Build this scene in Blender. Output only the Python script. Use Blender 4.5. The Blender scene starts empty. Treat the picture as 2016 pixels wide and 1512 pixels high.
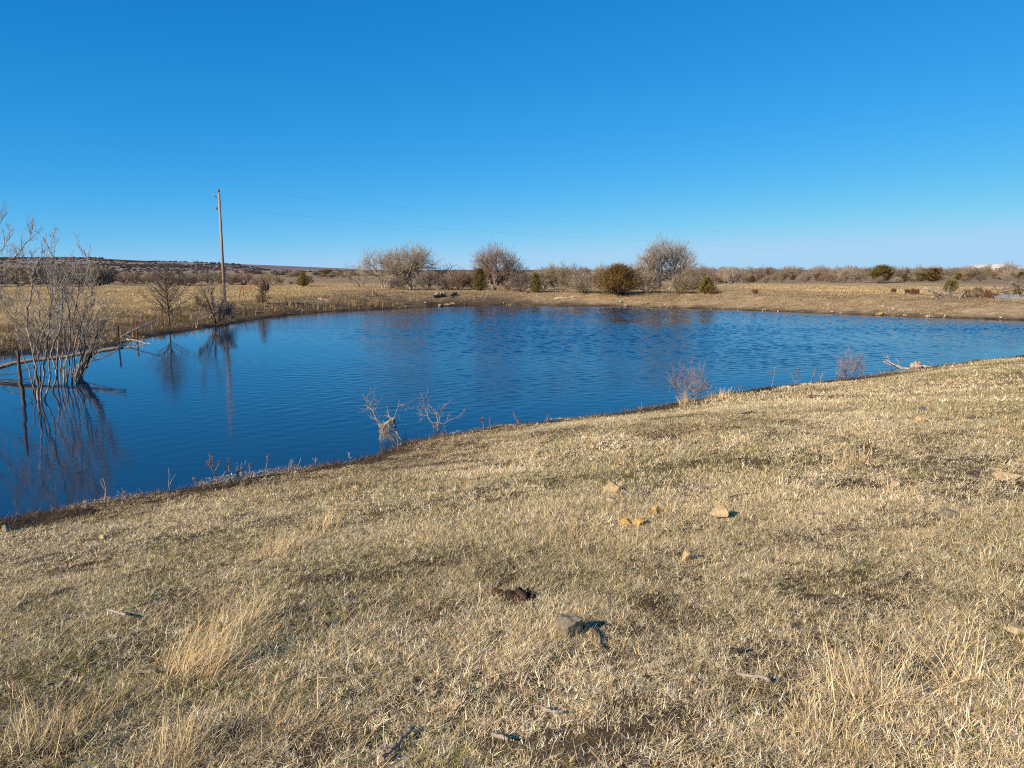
import bpy, bmesh, math, random
import numpy as np
from mathutils import Vector, Matrix, Euler

# ------------------------------------------------------------------ camera, sky, sun, exposure
SC = bpy.context.scene
SC.render.engine = 'CYCLES'
COL = SC.collection
R = math.radians
F_PX, PITCH, CZ = 1515.0, R(8.45), 3.0          # focal length in photo pixels, tilt down, eye height over the water
SUN_EL, SUN_TRAVEL = R(25.0), (1.0, 0.8)       # sun height; horizontal direction its light travels in

EXPOSURE = 0.6
cam_d = bpy.data.cameras.new('camera')
cam = bpy.data.objects.new('camera', cam_d)
COL.objects.link(cam)
cam.location = (0, 0, CZ)
cam.rotation_euler = (R(90) - PITCH, 0, 0)
cam_d.sensor_width = 36
cam_d.lens = 36 * F_PX / 2016
cam_d.clip_start, cam_d.clip_end = 0.05, 20000
SC.camera = cam

world = bpy.data.worlds.new('World')
SC.world = world
world.use_nodes = True
wn = world.node_tree.nodes
wl = world.node_tree.links
bg = wn['Background']
sky = wn.new('ShaderNodeTexSky')
sky.sky_type = 'NISHITA'
sky.sun_disc = False
sky.sun_elevation = SUN_EL
sky.sun_rotation = math.atan2(-SUN_TRAVEL[0], -SUN_TRAVEL[1]) % (2 * math.pi)
sky.altitude = 300
sky.air_density = 0.6
sky.dust_density = 0.0
sky.ozone_density = 1.0
# the camera's colour rendering of that sky: a gain and a contrast for each channel
sc0 = wn.new('ShaderNodeSeparateColor'); cc0 = wn.new('ShaderNodeCombineColor')
wl.new(sky.outputs[0], sc0.inputs[0])
for k, (pw, gn) in enumerate(((1.76, 1.56), (0.69, 1.04), (0.48, 1.365))):
    m1 = wn.new('ShaderNodeMath'); m1.operation = 'MULTIPLY'; m1.inputs[1].default_value = 0.06
    m2 = wn.new('ShaderNodeMath'); m2.operation = 'POWER'; m2.inputs[1].default_value = pw
    m3 = wn.new('ShaderNodeMath'); m3.operation = 'MULTIPLY'; m3.inputs[1].default_value = gn / 0.1 / 2 ** EXPOSURE
    wl.new(sc0.outputs[k], m1.inputs[0]); wl.new(m1.outputs[0], m2.inputs[0]); m4 = wn.new('ShaderNodeMath'); m4.operation = 'SMOOTH_MIN'; m4.inputs[1].default_value = (0.40, 0.66, 0.90)[k] / 0.1 / 2 ** EXPOSURE; m4.inputs[2].default_value = 0.9
    wl.new(m2.outputs[0], m3.inputs[0]); wl.new(m3.outputs[0], m4.inputs[0]); wl.new(m4.outputs[0], cc0.inputs[k])
wl.new(cc0.outputs[0], bg.inputs['Color'])
bg.inputs['Strength'].default_value = 0.1

sun_d = bpy.data.lights.new('sun', 'SUN')
sun_d.energy = 5.0
sun_d.angle = R(0.5)
sun_d.color = (1.0, 0.86, 0.71)
sun = bpy.data.objects.new('sun', sun_d)
COL.objects.link(sun)
_h = Vector((SUN_TRAVEL[0], SUN_TRAVEL[1], 0)).normalized()
_dir = Vector((_h.x * math.cos(SUN_EL), _h.y * math.cos(SUN_EL), -math.sin(SUN_EL)))
sun.rotation_euler = _dir.to_track_quat('-Z', 'Y').to_euler()
sun.location = (-30, -8, 40)

SC.view_settings.view_transform = 'Standard'
SC.view_settings.look = 'None'
SC.view_settings.gamma = 1
SC.cycles.use_denoising = False                  # keep the fine grain of grass and twigs
SC.cycles.pixel_filter_type = 'BLACKMAN_HARRIS'
SC.cycles.filter_width = 1.1
SC.view_settings.exposure = EXPOSURE

# ------------------------------------------------------------------ picture <-> place
def ray(px, py):
    dx, dy = (px - 1008) / F_PX, (756 - py) / F_PX
    return np.array([dx, math.cos(PITCH) + dy * math.sin(PITCH), -math.sin(PITCH) + dy * math.cos(PITCH)])
def on_plane(px, py, z=0.0):
    d = ray(px, py)
    t = (z - CZ) / d[2]
    return (d[0] * t, d[1] * t)
def at_depth(px, py, Y):
    d = ray(px, py)
    t = Y / d[1]
    return Vector((d[0] * t, Y, CZ + d[2] * t))

# ------------------------------------------------------------------ noise
def _hash(ix, iy, seed):
    n = (ix.astype(np.int64) * 374761393 + iy.astype(np.int64) * 668265263 + seed * 974711) & 0xffffffff
    n = ((n ^ (n >> 13)) * 1274126177) & 0xffffffff
    n = n ^ (n >> 16)
    return (n & 0xffff) / 65535.0
def vnoise(x, y, seed=0):
    x = np.asarray(x, float); y = np.asarray(y, float)
    ix, iy = np.floor(x), np.floor(y)
    fx, fy = x - ix, y - iy
    fx = fx * fx * (3 - 2 * fx); fy = fy * fy * (3 - 2 * fy)
    a = _hash(ix, iy, seed); b = _hash(ix + 1, iy, seed)
    c = _hash(ix, iy + 1, seed); d = _hash(ix + 1, iy + 1, seed)
    return (a * (1 - fx) + b * fx) * (1 - fy) + (c * (1 - fx) + d * fx) * fy - 0.5
def fbm(x, y, seed=0, n=4):
    s, a = 0, 1.0
    for k in range(n):
        s = s + a * vnoise(x * 2 ** k + 17.3 * k, y * 2 ** k - 9.1 * k, seed + k)
        a *= 0.5
    return s
def sm(a, b, x):
    t = np.clip((x - a) / (b - a), 0, 1)
    return t * t * (3 - 2 * t)

# ------------------------------------------------------------------ the pond's outline and the lie of the land
NEAR_PX = [(-300, 1075), (-120, 1040), (0, 1020), (90, 1008), (150, 997), (230, 982), (300, 970), (430, 948), (560, 925), (640, 914), (700, 905),
           (750, 893), (772, 880), (790, 866), (850, 856), (950, 842), (1050, 830), (1150, 817), (1250, 803), (1300, 796), (1400, 778), (1500, 760),
           (1600, 750), (1700, 740), (1760, 730), (1850, 716), (1950, 706), (2016, 697), (2150, 680), (2300, 664)]
FAR_PX = [(2350, 640), (2016, 631), (1800, 624), (1600, 616), (1400, 608.5), (1200, 603.5), (1000, 601), (900, 602.5), (800, 606), (700, 611), (600, 617),
          (520, 625), (450, 637), (390, 650), (330, 658), (280, 668), (250, 673), (200, 682), (150, 688), (100, 692), (0, 697), (-150, 706)]
POND = np.array([on_plane(p[0], p[1] + 4) for p in NEAR_PX] + [on_plane(*p) for p in FAR_PX] + [(-27, 21), (-27, 12), (-20, 6.5), (-13, 5.6)])

def shore(x, y):
    """Distance to the water's edge: positive on land, negative in the pond."""
    x = np.asarray(x, float).ravel(); y = np.asarray(y, float).ravel()
    d2 = np.full(x.shape, 1e18); inside = np.zeros(x.shape, bool)
    n = len(POND)
    for i in range(n):
        ax, ay = POND[i]; bx, by = POND[(i + 1) % n]
        ex, ey = bx - ax, by - ay
        t = np.clip(((x - ax) * ex + (y - ay) * ey) / (ex * ex + ey * ey + 1e-12), 0, 1)
        d2 = np.minimum(d2, (x - ax - t * ex) ** 2 + (y - ay - t * ey) ** 2)
        c = (ay > y) != (by > y)
        with np.errstate(divide='ignore', invalid='ignore'):
            xi = ax + (y - ay) / (by - ay + 1e-12) * ex
        inside ^= c & (x < xi)
    s = np.sqrt(d2)
    s = np.where(inside, -s, s)
    return s + (0.26 * fbm(x * 0.9, y * 0.9, 5, 3) + 0.14 * fbm(x * 3.1, y * 3.1, 6, 3)) * sm(40, 5, np.hypot(x, y)) + 0.5 * fbm(x * 0.25, y * 0.25, 8, 2) * sm(15, 40, np.hypot(x, y))

def near_w(x, y):
    return sm(-4, 4, ((x + 22) * 27 - (y - 15) * 62) / 67.6)

def ground(x, y, s=None, micro=True):
    x = np.asarray(x, float); y = np.asarray(y, float)
    shp = x.shape
    xf, yf = x.ravel(), y.ravel()
    if s is None: s = shore(xf, yf)
    s = np.asarray(s).ravel()
    sp = np.maximum(s, 0)
    r = np.hypot(xf, yf)
    hn = 0.05 * sm(0, 0.3, sp) + 1.75 * (1 - np.exp(-(sp / 7.0) ** 1.3)) + 0.10 * fbm(xf * 0.25, yf * 0.25, 3, 2)* sm(0.5, 4, sp)
    left = sm(-8, -20, xf) * sm(75, 50, yf)
    crest = 0.85 - 0.40 * left
    hf = 0.12 * sm(0, 0.4, sp) + crest * sm(0.1, 7, sp) - 0.22 * sm(9, 30, sp) * (1 - left) + 0.25 * fbm(xf * 0.06, yf * 0.06, 11, 3) * sm(3, 12, sp)
    hf = hf + 1.2 * fbm(xf * 0.006, yf * 0.006, 21, 3) * sm(150, 500, r)
    w = near_w(xf, yf)
    h = hn * w + hf * (1 - w)
    h = np.where(s < 0, np.maximum(-0.9, s * 0.3), h)
    if micro:
        m = 0.028 * fbm(xf * 2.6, yf * 2.6, 31, 3) * sm(22, 8, r) + 0.006 * fbm(xf * 9, yf * 9, 41, 2) * sm(12, 5, r) + 0.16 * fbm(xf * 0.8, yf * 0.8, 35, 3) * sm(14, 40, r)
        m = m + 0.07 * fbm(xf * 2.3 + 5, yf * 2.3, 37, 3) * sm(2.6, 0.8, sp) * sm(24, 10, r)
        h = h + m * sm(0.05, 0.6, sp)
    return h.reshape(shp)
CAM_GROUND = float(ground(np.array([0.0]), np.array([0.0]))[0])

def hit(px, py, tmax=2500.0):
    """Where the line of sight through a pixel of the photo meets the ground."""
    d = ray(px, py)
    t = np.concatenate([np.arange(1.2, 30, 0.02), np.arange(30, 200, 0.1), np.arange(200, tmax, 1.5)])
    X, Y, Z = d[0] * t, d[1] * t, CZ + d[2] * t
    below = Z < np.maximum(ground(X, Y), 0.0)
    k = int(np.argmax(below)) if below.any() else len(t) - 1
    return float(X[k]), float(Y[k]), float(ground(np.array([X[k]]), np.array([Y[k]]))[0])
def gz(x, y):
    return float(ground(np.array([float(x)]), np.array([float(y)]))[0])

# ------------------------------------------------------------------ names and labels
def tag(o, label=None, cat=None, group=None, kind=None):
    if label: o['label'] = label
    if cat: o['category'] = cat
    if group: o['group'] = group
    if kind: o['kind'] = kind
    return o
def thing(name, label, cat, loc, group=None, rotz=0.0, scale=1.0):
    o = bpy.data.objects.new(name, None)
    COL.objects.link(o)
    o.location = loc; o.rotation_euler = (0, 0, rotz); o.scale = (scale, scale, scale)
    o.empty_display_size = 0.1
    return tag(o, label, cat, group)
def copy_tree(src, label, loc, rotz=0.0, scale=1.0, group=None):
    r = src.copy(); COL.objects.link(r)
    r.location = loc; r.rotation_euler = (0, 0, rotz)
    r.scale = scale if isinstance(scale, tuple) else (scale, scale, scale)
    tag(r, label, None, group)
    for ch in list(src.children):
        c = ch.copy(); COL.objects.link(c); c.parent = r
        for g in list(ch.children):
            d = g.copy(); COL.objects.link(d); d.parent = c
    return r

# ------------------------------------------------------------------ mesh collector
class MB:
    def __init__(self):
        self.v, self.f, self.c, self.n = [], [], [], 0
    def add(self, verts, faces, col=None):
        verts = np.asarray(verts, float)
        self.v.append(verts)
        for f in faces: self.f.append(np.asarray(f, np.int64) + self.n)
        self.c.append(np.tile(np.asarray(col if col is not None else (1, 1, 1)), (len(verts), 1)))
        self.n += len(verts)
    def arr(self, verts, faces, cols):
        """verts (n,3), faces (m,k) index array, cols (n,3)"""
        self.v.append(verts); self.f.append(faces + self.n); self.c.append(cols); self.n += len(verts)
    def tube(self, pts, rad, k=5, cap=True, col=None):
        pts = np.asarray(pts, float); m = len(pts)
        rad = np.broadcast_to(np.asarray(rad, float), (m,))
        tg = np.gradient(pts, axis=0); tg /= (np.linalg.norm(tg, axis=1, keepdims=True) + 1e-9)
        ref = np.array([0.31, 0.17, 0.93]) if abs(tg[0] @ np.array([0.31, 0.17, 0.93])) < 0.9 else np.array([1.0, 0.1, 0])
        u = np.cross(tg, ref); u /= (np.linalg.norm(u, axis=1, keepdims=True) + 1e-9)
        w = np.cross(tg, u)
        a = np.arange(k) * 2 * math.pi / k
        ring = (u[:, None, :] * np.cos(a)[None, :, None] + w[:, None, :] * np.sin(a)[None, :, None]) * rad[:, None, None] + pts[:, None, :]
        verts = ring.reshape(-1, 3)
        i = np.arange(m - 1)[:, None] * k; j = np.arange(k)[None, :]; j2 = (j + 1) % k
        q = np.stack([i + j, i + j2, i + k + j2, i + k + j], -1).reshape(-1, 4)
        cols = np.tile(np.asarray(col if col is not None else (1, 1, 1.0)), (len(verts), 1))
        self.arr(verts, q, cols)
        if cap:
            self.f.append(np.array([np.arange(k)[::-1] + self.n - m * k]))
            self.f.append(np.array([np.arange(k) + self.n - k]))
    def build(self, name, mat, parent=None, loc=None, smooth=True, link=True):
        me = bpy.data.meshes.new(name)
        V = np.concatenate(self.v) if self.v else np.zeros((0, 3))
        C = np.concatenate(self.c) if self.c else np.zeros((0, 3))
        loops, starts, tot, pos = [], [], [], 0
        for f in self.f:
            f = np.asarray(f)
            if f.ndim == 1: f = f[None, :]
            loops.append(f.ravel()); starts.append(pos + np.arange(len(f)) * f.shape[1]); pos += f.size
        L = np.concatenate(loops); S = np.concatenate(starts)
        me.vertices.add(len(V)); me.vertices.foreach_set('co', V.astype(np.float32).ravel())
        me.loops.add(len(L)); me.loops.foreach_set('vertex_index', L.astype(np.int32))
        me.polygons.add(len(S)); me.polygons.foreach_set('loop_start', S.astype(np.int32))
        me.update(calc_edges=True)
        at = me.color_attributes.new('Col', 'FLOAT_COLOR', 'POINT')
        at.data.foreach_set('color', np.concatenate([C, np.ones((len(C), 1))], 1).astype(np.float32).ravel())
        me.polygons.foreach_set('use_smooth', np.full(len(S), smooth))
        me.materials.append(mat)
        me.validate()
        o = bpy.data.objects.new(name, me)
        if link: COL.objects.link(o)
        if parent is not None: o.parent = parent
        if loc is not None: o.location = loc
        return o

def ribbons(mb, base, az, el, length, width, bend, col, nseg=2, flat=None):
    """Grass blades as tapering bent ribbons, all at once. el = elevation at the foot, bend = change of it along the blade."""
    n = len(az)
    p = np.array(base, float); P = [p]
    hx, hy = np.cos(az), np.sin(az)
    for k in range(nseg):
        e = el + bend * (k + 0.5) / nseg
        p = p + np.stack([hx * np.cos(e), hy * np.cos(e), np.sin(e)], 1) * (length / nseg)[:, None]
        P.append(p)
    sa = (np.random.rand(n) - 0.5) * 1.6 + az + math.pi / 2 if flat is None else az + math.pi / 2
    sx = np.stack([np.cos(sa), np.sin(sa), (np.random.rand(n) - 0.5) * 0.5], 1)
    vs = []
    for k in range(nseg):
        wk = (width * (1 - 0.55 * k / nseg) * 0.5)[:, None]
        vs += [P[k] - sx * wk, P[k] + sx * wk]
    vs.append(P[nseg])
    m = 2 * nseg + 1
    V = np.stack(vs, 1).reshape(-1, 3)
    b = np.arange(n)[:, None] * m
    C = np.repeat(col, m, axis=0)
    quads = []
    for k in range(nseg - 1):
        quads.append(b + np.array([[2 * k, 2 * k + 1, 2 * k + 3, 2 * k + 2]]))
    t = b + np.array([[2 * nseg - 2, 2 * nseg - 1, 2 * nseg]])
    n0 = mb.n
    mb.arr(V, t, C)
    for q in quads: mb.f.append(q + n0)

# ------------------------------------------------------------------ materials
def new_mat(name):
    m = bpy.data.materials.new(name); m.use_nodes = True
    nt = m.node_tree
    return m, nt, nt.nodes, nt.links, nt.nodes['Principled BSDF']
def pos_noise(N, L, scale, detail=4, rough=0.6, space='Object', stretch=None):
    tc = N.new('ShaderNodeTexCoord')
    t = N.new('ShaderNodeTexNoise')
    t.inputs['Scale'].default_value = scale; t.inputs['Detail'].default_value = detail; t.inputs['Roughness'].default_value = rough
    src = tc.outputs[space] if space != 'World' else N.new('ShaderNodeNewGeometry').outputs['Position']
    if stretch:
        mp = N.new('ShaderNodeMapping'); mp.inputs['Scale'].default_value = stretch
        L.new(src, mp.inputs['Vector']); src = mp.outputs[0]
    L.new(src, t.inputs['Vector'])
    return t.outputs['Fac']
def ramp(N, L, fac, stops):
    r = N.new('ShaderNodeValToRGB')
    e = r.color_ramp.elements
    while len(e) < len(stops): e.new(0.5)
    for k, (p, c) in enumerate(stops):
        e[k].position = p; e[k].color = (*c, 1)
    L.new(fac, r.inputs['Fac'])
    return r.outputs['Color']
def mix(N, L, fac, a, b, mode='MIX'):
    m = N.new('ShaderNodeMix'); m.data_type = 'RGBA'; m.blend_type = mode
    for val, sock in ((fac, m.inputs[0]), (a, m.inputs[6]), (b, m.inputs[7])):
        if isinstance(val, (int, float)): sock.default_value = val
        elif isinstance(val, tuple): sock.default_value = (*val, 1)
        else: L.new(val, sock)
    return m.outputs[2]
def bump(N, L, P, h, strength, dist):
    b = N.new('ShaderNodeBump'); b.inputs['Strength'].default_value = strength; b.inputs['Distance'].default_value = dist
    L.new(h, b.inputs['Height']); L.new(b.outputs[0], P.inputs['Normal'])
def surf_mat(name, stops, scale, rough=0.85, bstr=0.5, bdist=0.01, stretch=None, space='Object', detail=6):
    m, nt, N, L, P = new_mat(name)
    f = pos_noise(N, L, scale, detail, 0.65, space, stretch)
    L.new(ramp(N, L, f, stops), P.inputs['Base Color'])
    P.inputs['Roughness'].default_value = rough
    P.inputs['Specular IOR Level'].default_value = 0.25
    if bstr: bump(N, L, P, f, bstr, bdist)
    return m
def blade_mat(name, tint_scale=0.5, dark=(0.75, 0.74, 0.62), light=(1.15, 1.12, 1.08), transl=0.25):
    """Grass and leaves: the colour each blade carries, varied by a slow noise over the ground."""
    m, nt, N, L, P = new_mat(name)
    N.remove(P)
    ca = N.new('ShaderNodeVertexColor'); ca.layer_name = 'Col'
    f = pos_noise(N, L, tint_scale, 4, 0.6, 'World')
    tint = ramp(N, L, f, [(0.32, dark), (0.66, light)])
    oi = N.new('ShaderNodeObjectInfo')
    rv = ramp(N, L, oi.outputs['Random'], [(0.0, (0.86, 0.86, 0.82)), (1.0, (1.12, 1.1, 1.06))])
    c = mix(N, L, 1.0, mix(N, L, 1.0, ca.outputs['Color'], tint, 'MULTIPLY'), rv, 'MULTIPLY')
    d = N.new('ShaderNodeBsdfDiffuse'); t = N.new('ShaderNodeBsdfTranslucent'); mx = N.new('ShaderNodeMixShader')
    mx.inputs[0].default_value = transl
    L.new(c, d.inputs['Color']); L.new(c, t.inputs['Color'])
    L.new(d.outputs[0], mx.inputs[1]); L.new(t.outputs[0], mx.inputs[2])
    L.new(mx.outputs[0], N['Material Output'].inputs['Surface'])
    return m

def pick(rng, cols, probs, n, var=0.15):
    cols = np.array(cols, float)
    k = rng.choice(len(cols), n, p=np.array(probs) / sum(probs))
    return cols[k] * (1 + var * rng.standard_normal((n, 1))).clip(0.5, 1.6)

# ================================================================== GROUND: one sheet to the horizon
def axis(lo, hi, fine, g, end_lo, end_hi):
    a = list(np.arange(lo, hi + 1e-6, fine))
    st = fine
    while a[-1] < end_hi: st *= g; a.append(a[-1] + st)
    st = fine
    while a[0] > end_lo: st *= g; a.insert(0, a[0] - st)
    return np.array(a)
gx = axis(-9, 9, 0.085, 1.035, -6000, 6000)
gy = axis(1.2, 14, 0.085, 1.026, -60, 9000)
GX, GY = np.meshgrid(gx, gy)
S_ = shore(GX, GY)
GZ = ground(GX, GY, S_)
nx, ny = len(gx), len(gy)
idx = np.arange(nx * ny).reshape(ny, nx)
quads = np.stack([idx[:-1, :-1], idx[:-1, 1:], idx[1:, 1:], idx[1:, :-1]], -1).reshape(-1, 4)
xf, yf, rf = GX.ravel(), GY.ravel(), np.hypot(GX, GY).ravel()
W_ = near_w(xf, yf)
def lerp(a, b, t): return a * (1 - t)[:, None] + np.array(b)[None, :] * t[:, None]
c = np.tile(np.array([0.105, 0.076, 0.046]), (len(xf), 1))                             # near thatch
n1 = fbm(xf * 0.5, yf * 0.5, 51, 4); n2 = fbm(xf * 0.07, yf * 0.07, 61, 4)
farbank = np.tile(np.array([0.42, 0.315, 0.185]), (len(xf), 1))
farbank = lerp(farbank, (0.30, 0.225, 0.15), sm(-0.15, 0.55, n2))
field = np.tile(np.array([0.50, 0.385, 0.21]), (len(xf), 1))
field = lerp(field, (0.42, 0.305, 0.165), sm(-0.3, 0.5, fbm(xf * 0.02, yf * 0.12, 71, 4)))
wf = sm(-14, -20, xf) * sm(24, 36, yf) * sm(118, 108, yf) * sm(4.5, 8, S_ + 1.5 * n1) + sm(25, 40, xf) * sm(60, 74, yf) * sm(150, 135, yf)
farc = farbank * (1 - np.clip(wf, 0, 1))[:, None] + field * np.clip(wf, 0, 1)[:, None]
mid = np.tile(np.array([0.30, 0.225, 0.14]), (len(xf), 1))
mid = lerp(mid, (0.40, 0.29, 0.17), sm(-0.2, 0.4, fbm(xf * 0.006, yf * 0.03, 81, 4)))
farc = farc * (1 - sm(115, 165, rf))[:, None] + mid * sm(115, 165, rf)[:, None]
lw = sm(10, -6, xf)
mudw = (1 - sm(0.0, 1.0, (S_ + 2.0 * n1 * (0.4 + 0.6 * lw) - (0.45 + 1.7 * lw)) / (1.1 + 2.0 * lw))) * (0.85 + 0.5 * n1)
farc = lerp(farc, (0.085, 0.060, 0.038), np.clip(mudw, 0, 1))
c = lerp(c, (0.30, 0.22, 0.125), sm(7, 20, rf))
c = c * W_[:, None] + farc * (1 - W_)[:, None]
c = lerp(c, (0.062, 0.043, 0.027), (1 - sm(0.4, 1.7, S_ + 1.3 * n1)) * W_)
c = lerp(c, (0.035, 0.027, 0.018), 1 - sm(0.0, 0.25, S_))
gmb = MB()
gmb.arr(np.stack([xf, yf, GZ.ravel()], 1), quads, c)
m, nt, N, L, P = new_mat('ground_soil')
vc = N.new('ShaderNodeVertexColor'); vc.layer_name = 'Col'
f1 = pos_noise(N, L, 14, 6, 0.7, 'World'); f2 = pos_noise(N, L, 1.3, 6, 0.75, 'World'); f3 = pos_noise(N, L, 0.22, 7, 0.75, 'World', (0.5, 1.0, 1.0))
k1 = ramp(N, L, f1, [(0.32, (0.50, 0.48, 0.46)), (0.68, (1.4, 1.37, 1.3))])
k2 = ramp(N, L, f2, [(0.32, (0.52, 0.51, 0.49)), (0.66, (1.32, 1.3, 1.24))])
k3 = ramp(N, L, f3, [(0.34, (0.78, 0.77, 0.72)), (0.66, (1.2, 1.18, 1.16))])
cc = mix(N, L, 1, mix(N, L, 1, mix(N, L, 1, vc.outputs['Color'], k1, 'MULTIPLY'), k2, 'MULTIPLY'), k3, 'MULTIPLY')
L.new(cc, P.inputs['Base Color']); P.inputs['Roughness'].default_value = 0.95; P.inputs['Specular IOR Level'].default_value = 0.1
bump(N, L, P, f1, 1.0, 0.05)
g_o = gmb.build('ground', m)
tag(g_o, kind='structure')

# ================================================================== WATER: real wind waves, calm behind the left shore
m, nt, N, L, P = new_mat('pond_water')
P.inputs['Base Color'].default_value = (0.007, 0.028, 0.06, 1)
P.inputs['Roughness'].default_value = 0.045
P.inputs['IOR'].default_value = 1.333
a1 = pos_noise(N, L, 1.0, 3, 0.6, 'World', (5.0, 9.0, 1))
calm = N.new('ShaderNodeVertexColor'); calm.layer_name = 'Col'
hm = N.new('ShaderNodeMath'); hm.operation = 'MULTIPLY'; L.new(a1, hm.inputs[0]); L.new(calm.outputs['Color'], hm.inputs[1])
bump(N, L, P, hm.outputs[0], 0.8, 0.012)
rm = N.new('ShaderNodeMapRange'); rm.inputs['To Min'].default_value = 0.035; rm.inputs['To Max'].default_value = 0.055   # ruffled water scatters more
L.new(calm.outputs['Color'], rm.inputs['Value']); L.new(rm.outputs[0], P.inputs['Roughness'])
wx = np.arange(POND[:, 0].min() - 1, POND[:, 0].max() + 1, 0.095); wy = np.concatenate([np.arange(POND[:, 1].min() - 1, 40, 0.075), np.arange(40, POND[:, 1].max() + 2, 0.12)])
WX, WY = np.meshgrid(wx, wy); nyw, nxw = WX.shape
wxf, wyf = WX.ravel(), WY.ravel()
sw = np.full(wxf.shape, 9.0)
coarse = np.zeros(wxf.shape, bool)
sw = shore(wxf, wyf)
keep_v = sw < 0.9
ripple = np.clip(sm(-14, 4, wxf + 7.0 * fbm(wxf * 0.07, wyf * 0.10, 111, 3) + 0.30 * (wyf - 22)), 0, 1)
ripple = (0.035 + 0.965 * ripple) * (0.75 + 0.6 * fbm(wxf * 0.12, wyf * 0.2, 113, 3)) * (0.35 + 0.65 * sm(0.0, -3.0, sw))
rw = np.random.default_rng(115)
hw = np.zeros(wxf.shape)
for q in range(60):
    lam = 0.22 * (2.5 ** rw.random()); th = math.pi * 0.5 + rw.normal(0, 0.75) + 0.35
    kx, ky = 2 * math.pi / lam * math.cos(th), 2 * math.pi / lam * math.sin(th)
    hw += 0.0019 * lam ** 0.9 * np.sin(kx * wxf + ky * wyf + rw.random() * 6.28)
iw = np.arange(nxw * nyw).reshape(nyw, nxw)
qw = np.stack([iw[:-1, :-1], iw[:-1, 1:], iw[1:, 1:], iw[1:, :-1]], -1).reshape(-1, 4)
qw = qw[keep_v[qw].all(1)]
remap = np.full(nxw * nyw, -1); us = np.unique(qw); remap[us] = np.arange(len(us))
wmb = MB()
wmb.arr(np.stack([wxf, wyf, hw * ripple * (0.8 + 1.9 * sm(16, 42, wyf) * sm(-14, 2, wxf))], 1)[us], remap[qw], np.repeat(np.clip(ripple, 0, 1)[us][:, None], 3, axis=1))
tag(wmb.build('water', m), kind='structure')

# ================================================================== HILL (far left mesa)
HX = [(-700, 509), (-300, 507), (0, 508.5), (150, 508.5), (215, 509), (235, 513.5), (300, 516), (360, 515.5), (420, 518), (455, 518.5), (480, 521), (510, 527), (530, 531), (560, 533)]
hxs = np.array([p[0] for p in HX], float); hys = np.array([p[1] for p in HX], float)
pxs = np.linspace(-700, 560, 240)
prof = np.interp(pxs, hxs, hys)
hmb = MB()
rows = []
D0, D1, D2 = 1250.0, 1900.0, 3200.0
for kk, D in enumerate(np.concatenate([np.linspace(D0, D1, 26), np.linspace(D1 + 80, D2, 6)])):
    X = (pxs - 1008) / F_PX * D1
    top = np.maximum((531 - prof) / F_PX * D1 + 3.0, 0.2)
    t = np.clip((D - D0) / (D1 - D0), 0, 1)
    steps = 0.55 * sm(0.25, 0.55, np.full_like(X, t) + 0.10 * fbm(X * 0.01, X * 0 + 1.0, 91, 3)) + 0.45 * sm(0.70, 0.95, np.full_like(X, t) + 0.10 * fbm(X * 0.008, X * 0 + 7.0, 93, 3))
    z = top * steps + 1.2 * fbm(X * 0.02, np.full_like(X, D * 0.02), 95, 3) * (1 if D < D1 else 0)
    if D > D1: z = top * max(0.0, 1 - (D - D1) / 2500) * 0.985
    rows.append(np.stack([X, np.full_like(X, D) + 0.0 * X, z - 0.4 if kk else z - 6], 1))
H = np.stack(rows)
hi = np.arange(H.shape[0] * H.shape[1]).reshape(H.shape[:2])
hq = np.stack([hi[:-1, :-1], hi[:-1, 1:], hi[1:, 1:], hi[1:, :-1]], -1).reshape(-1, 4)
hv = H.reshape(-1, 3)
hmb.arr(hv, hq, np.tile([0.3, 0.2, 0.14], (len(hv), 1)))
hill_m = surf_mat('hill_grass', [(0.3, (0.16, 0.13, 0.12)), (0.55, (0.25, 0.195, 0.165)), (0.75, (0.32, 0.25, 0.20))], 0.012, 0.95, 0, stretch=(1, 1, 8), space='World')
tag(hmb.build('hill', hill_m), kind='structure')

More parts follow.
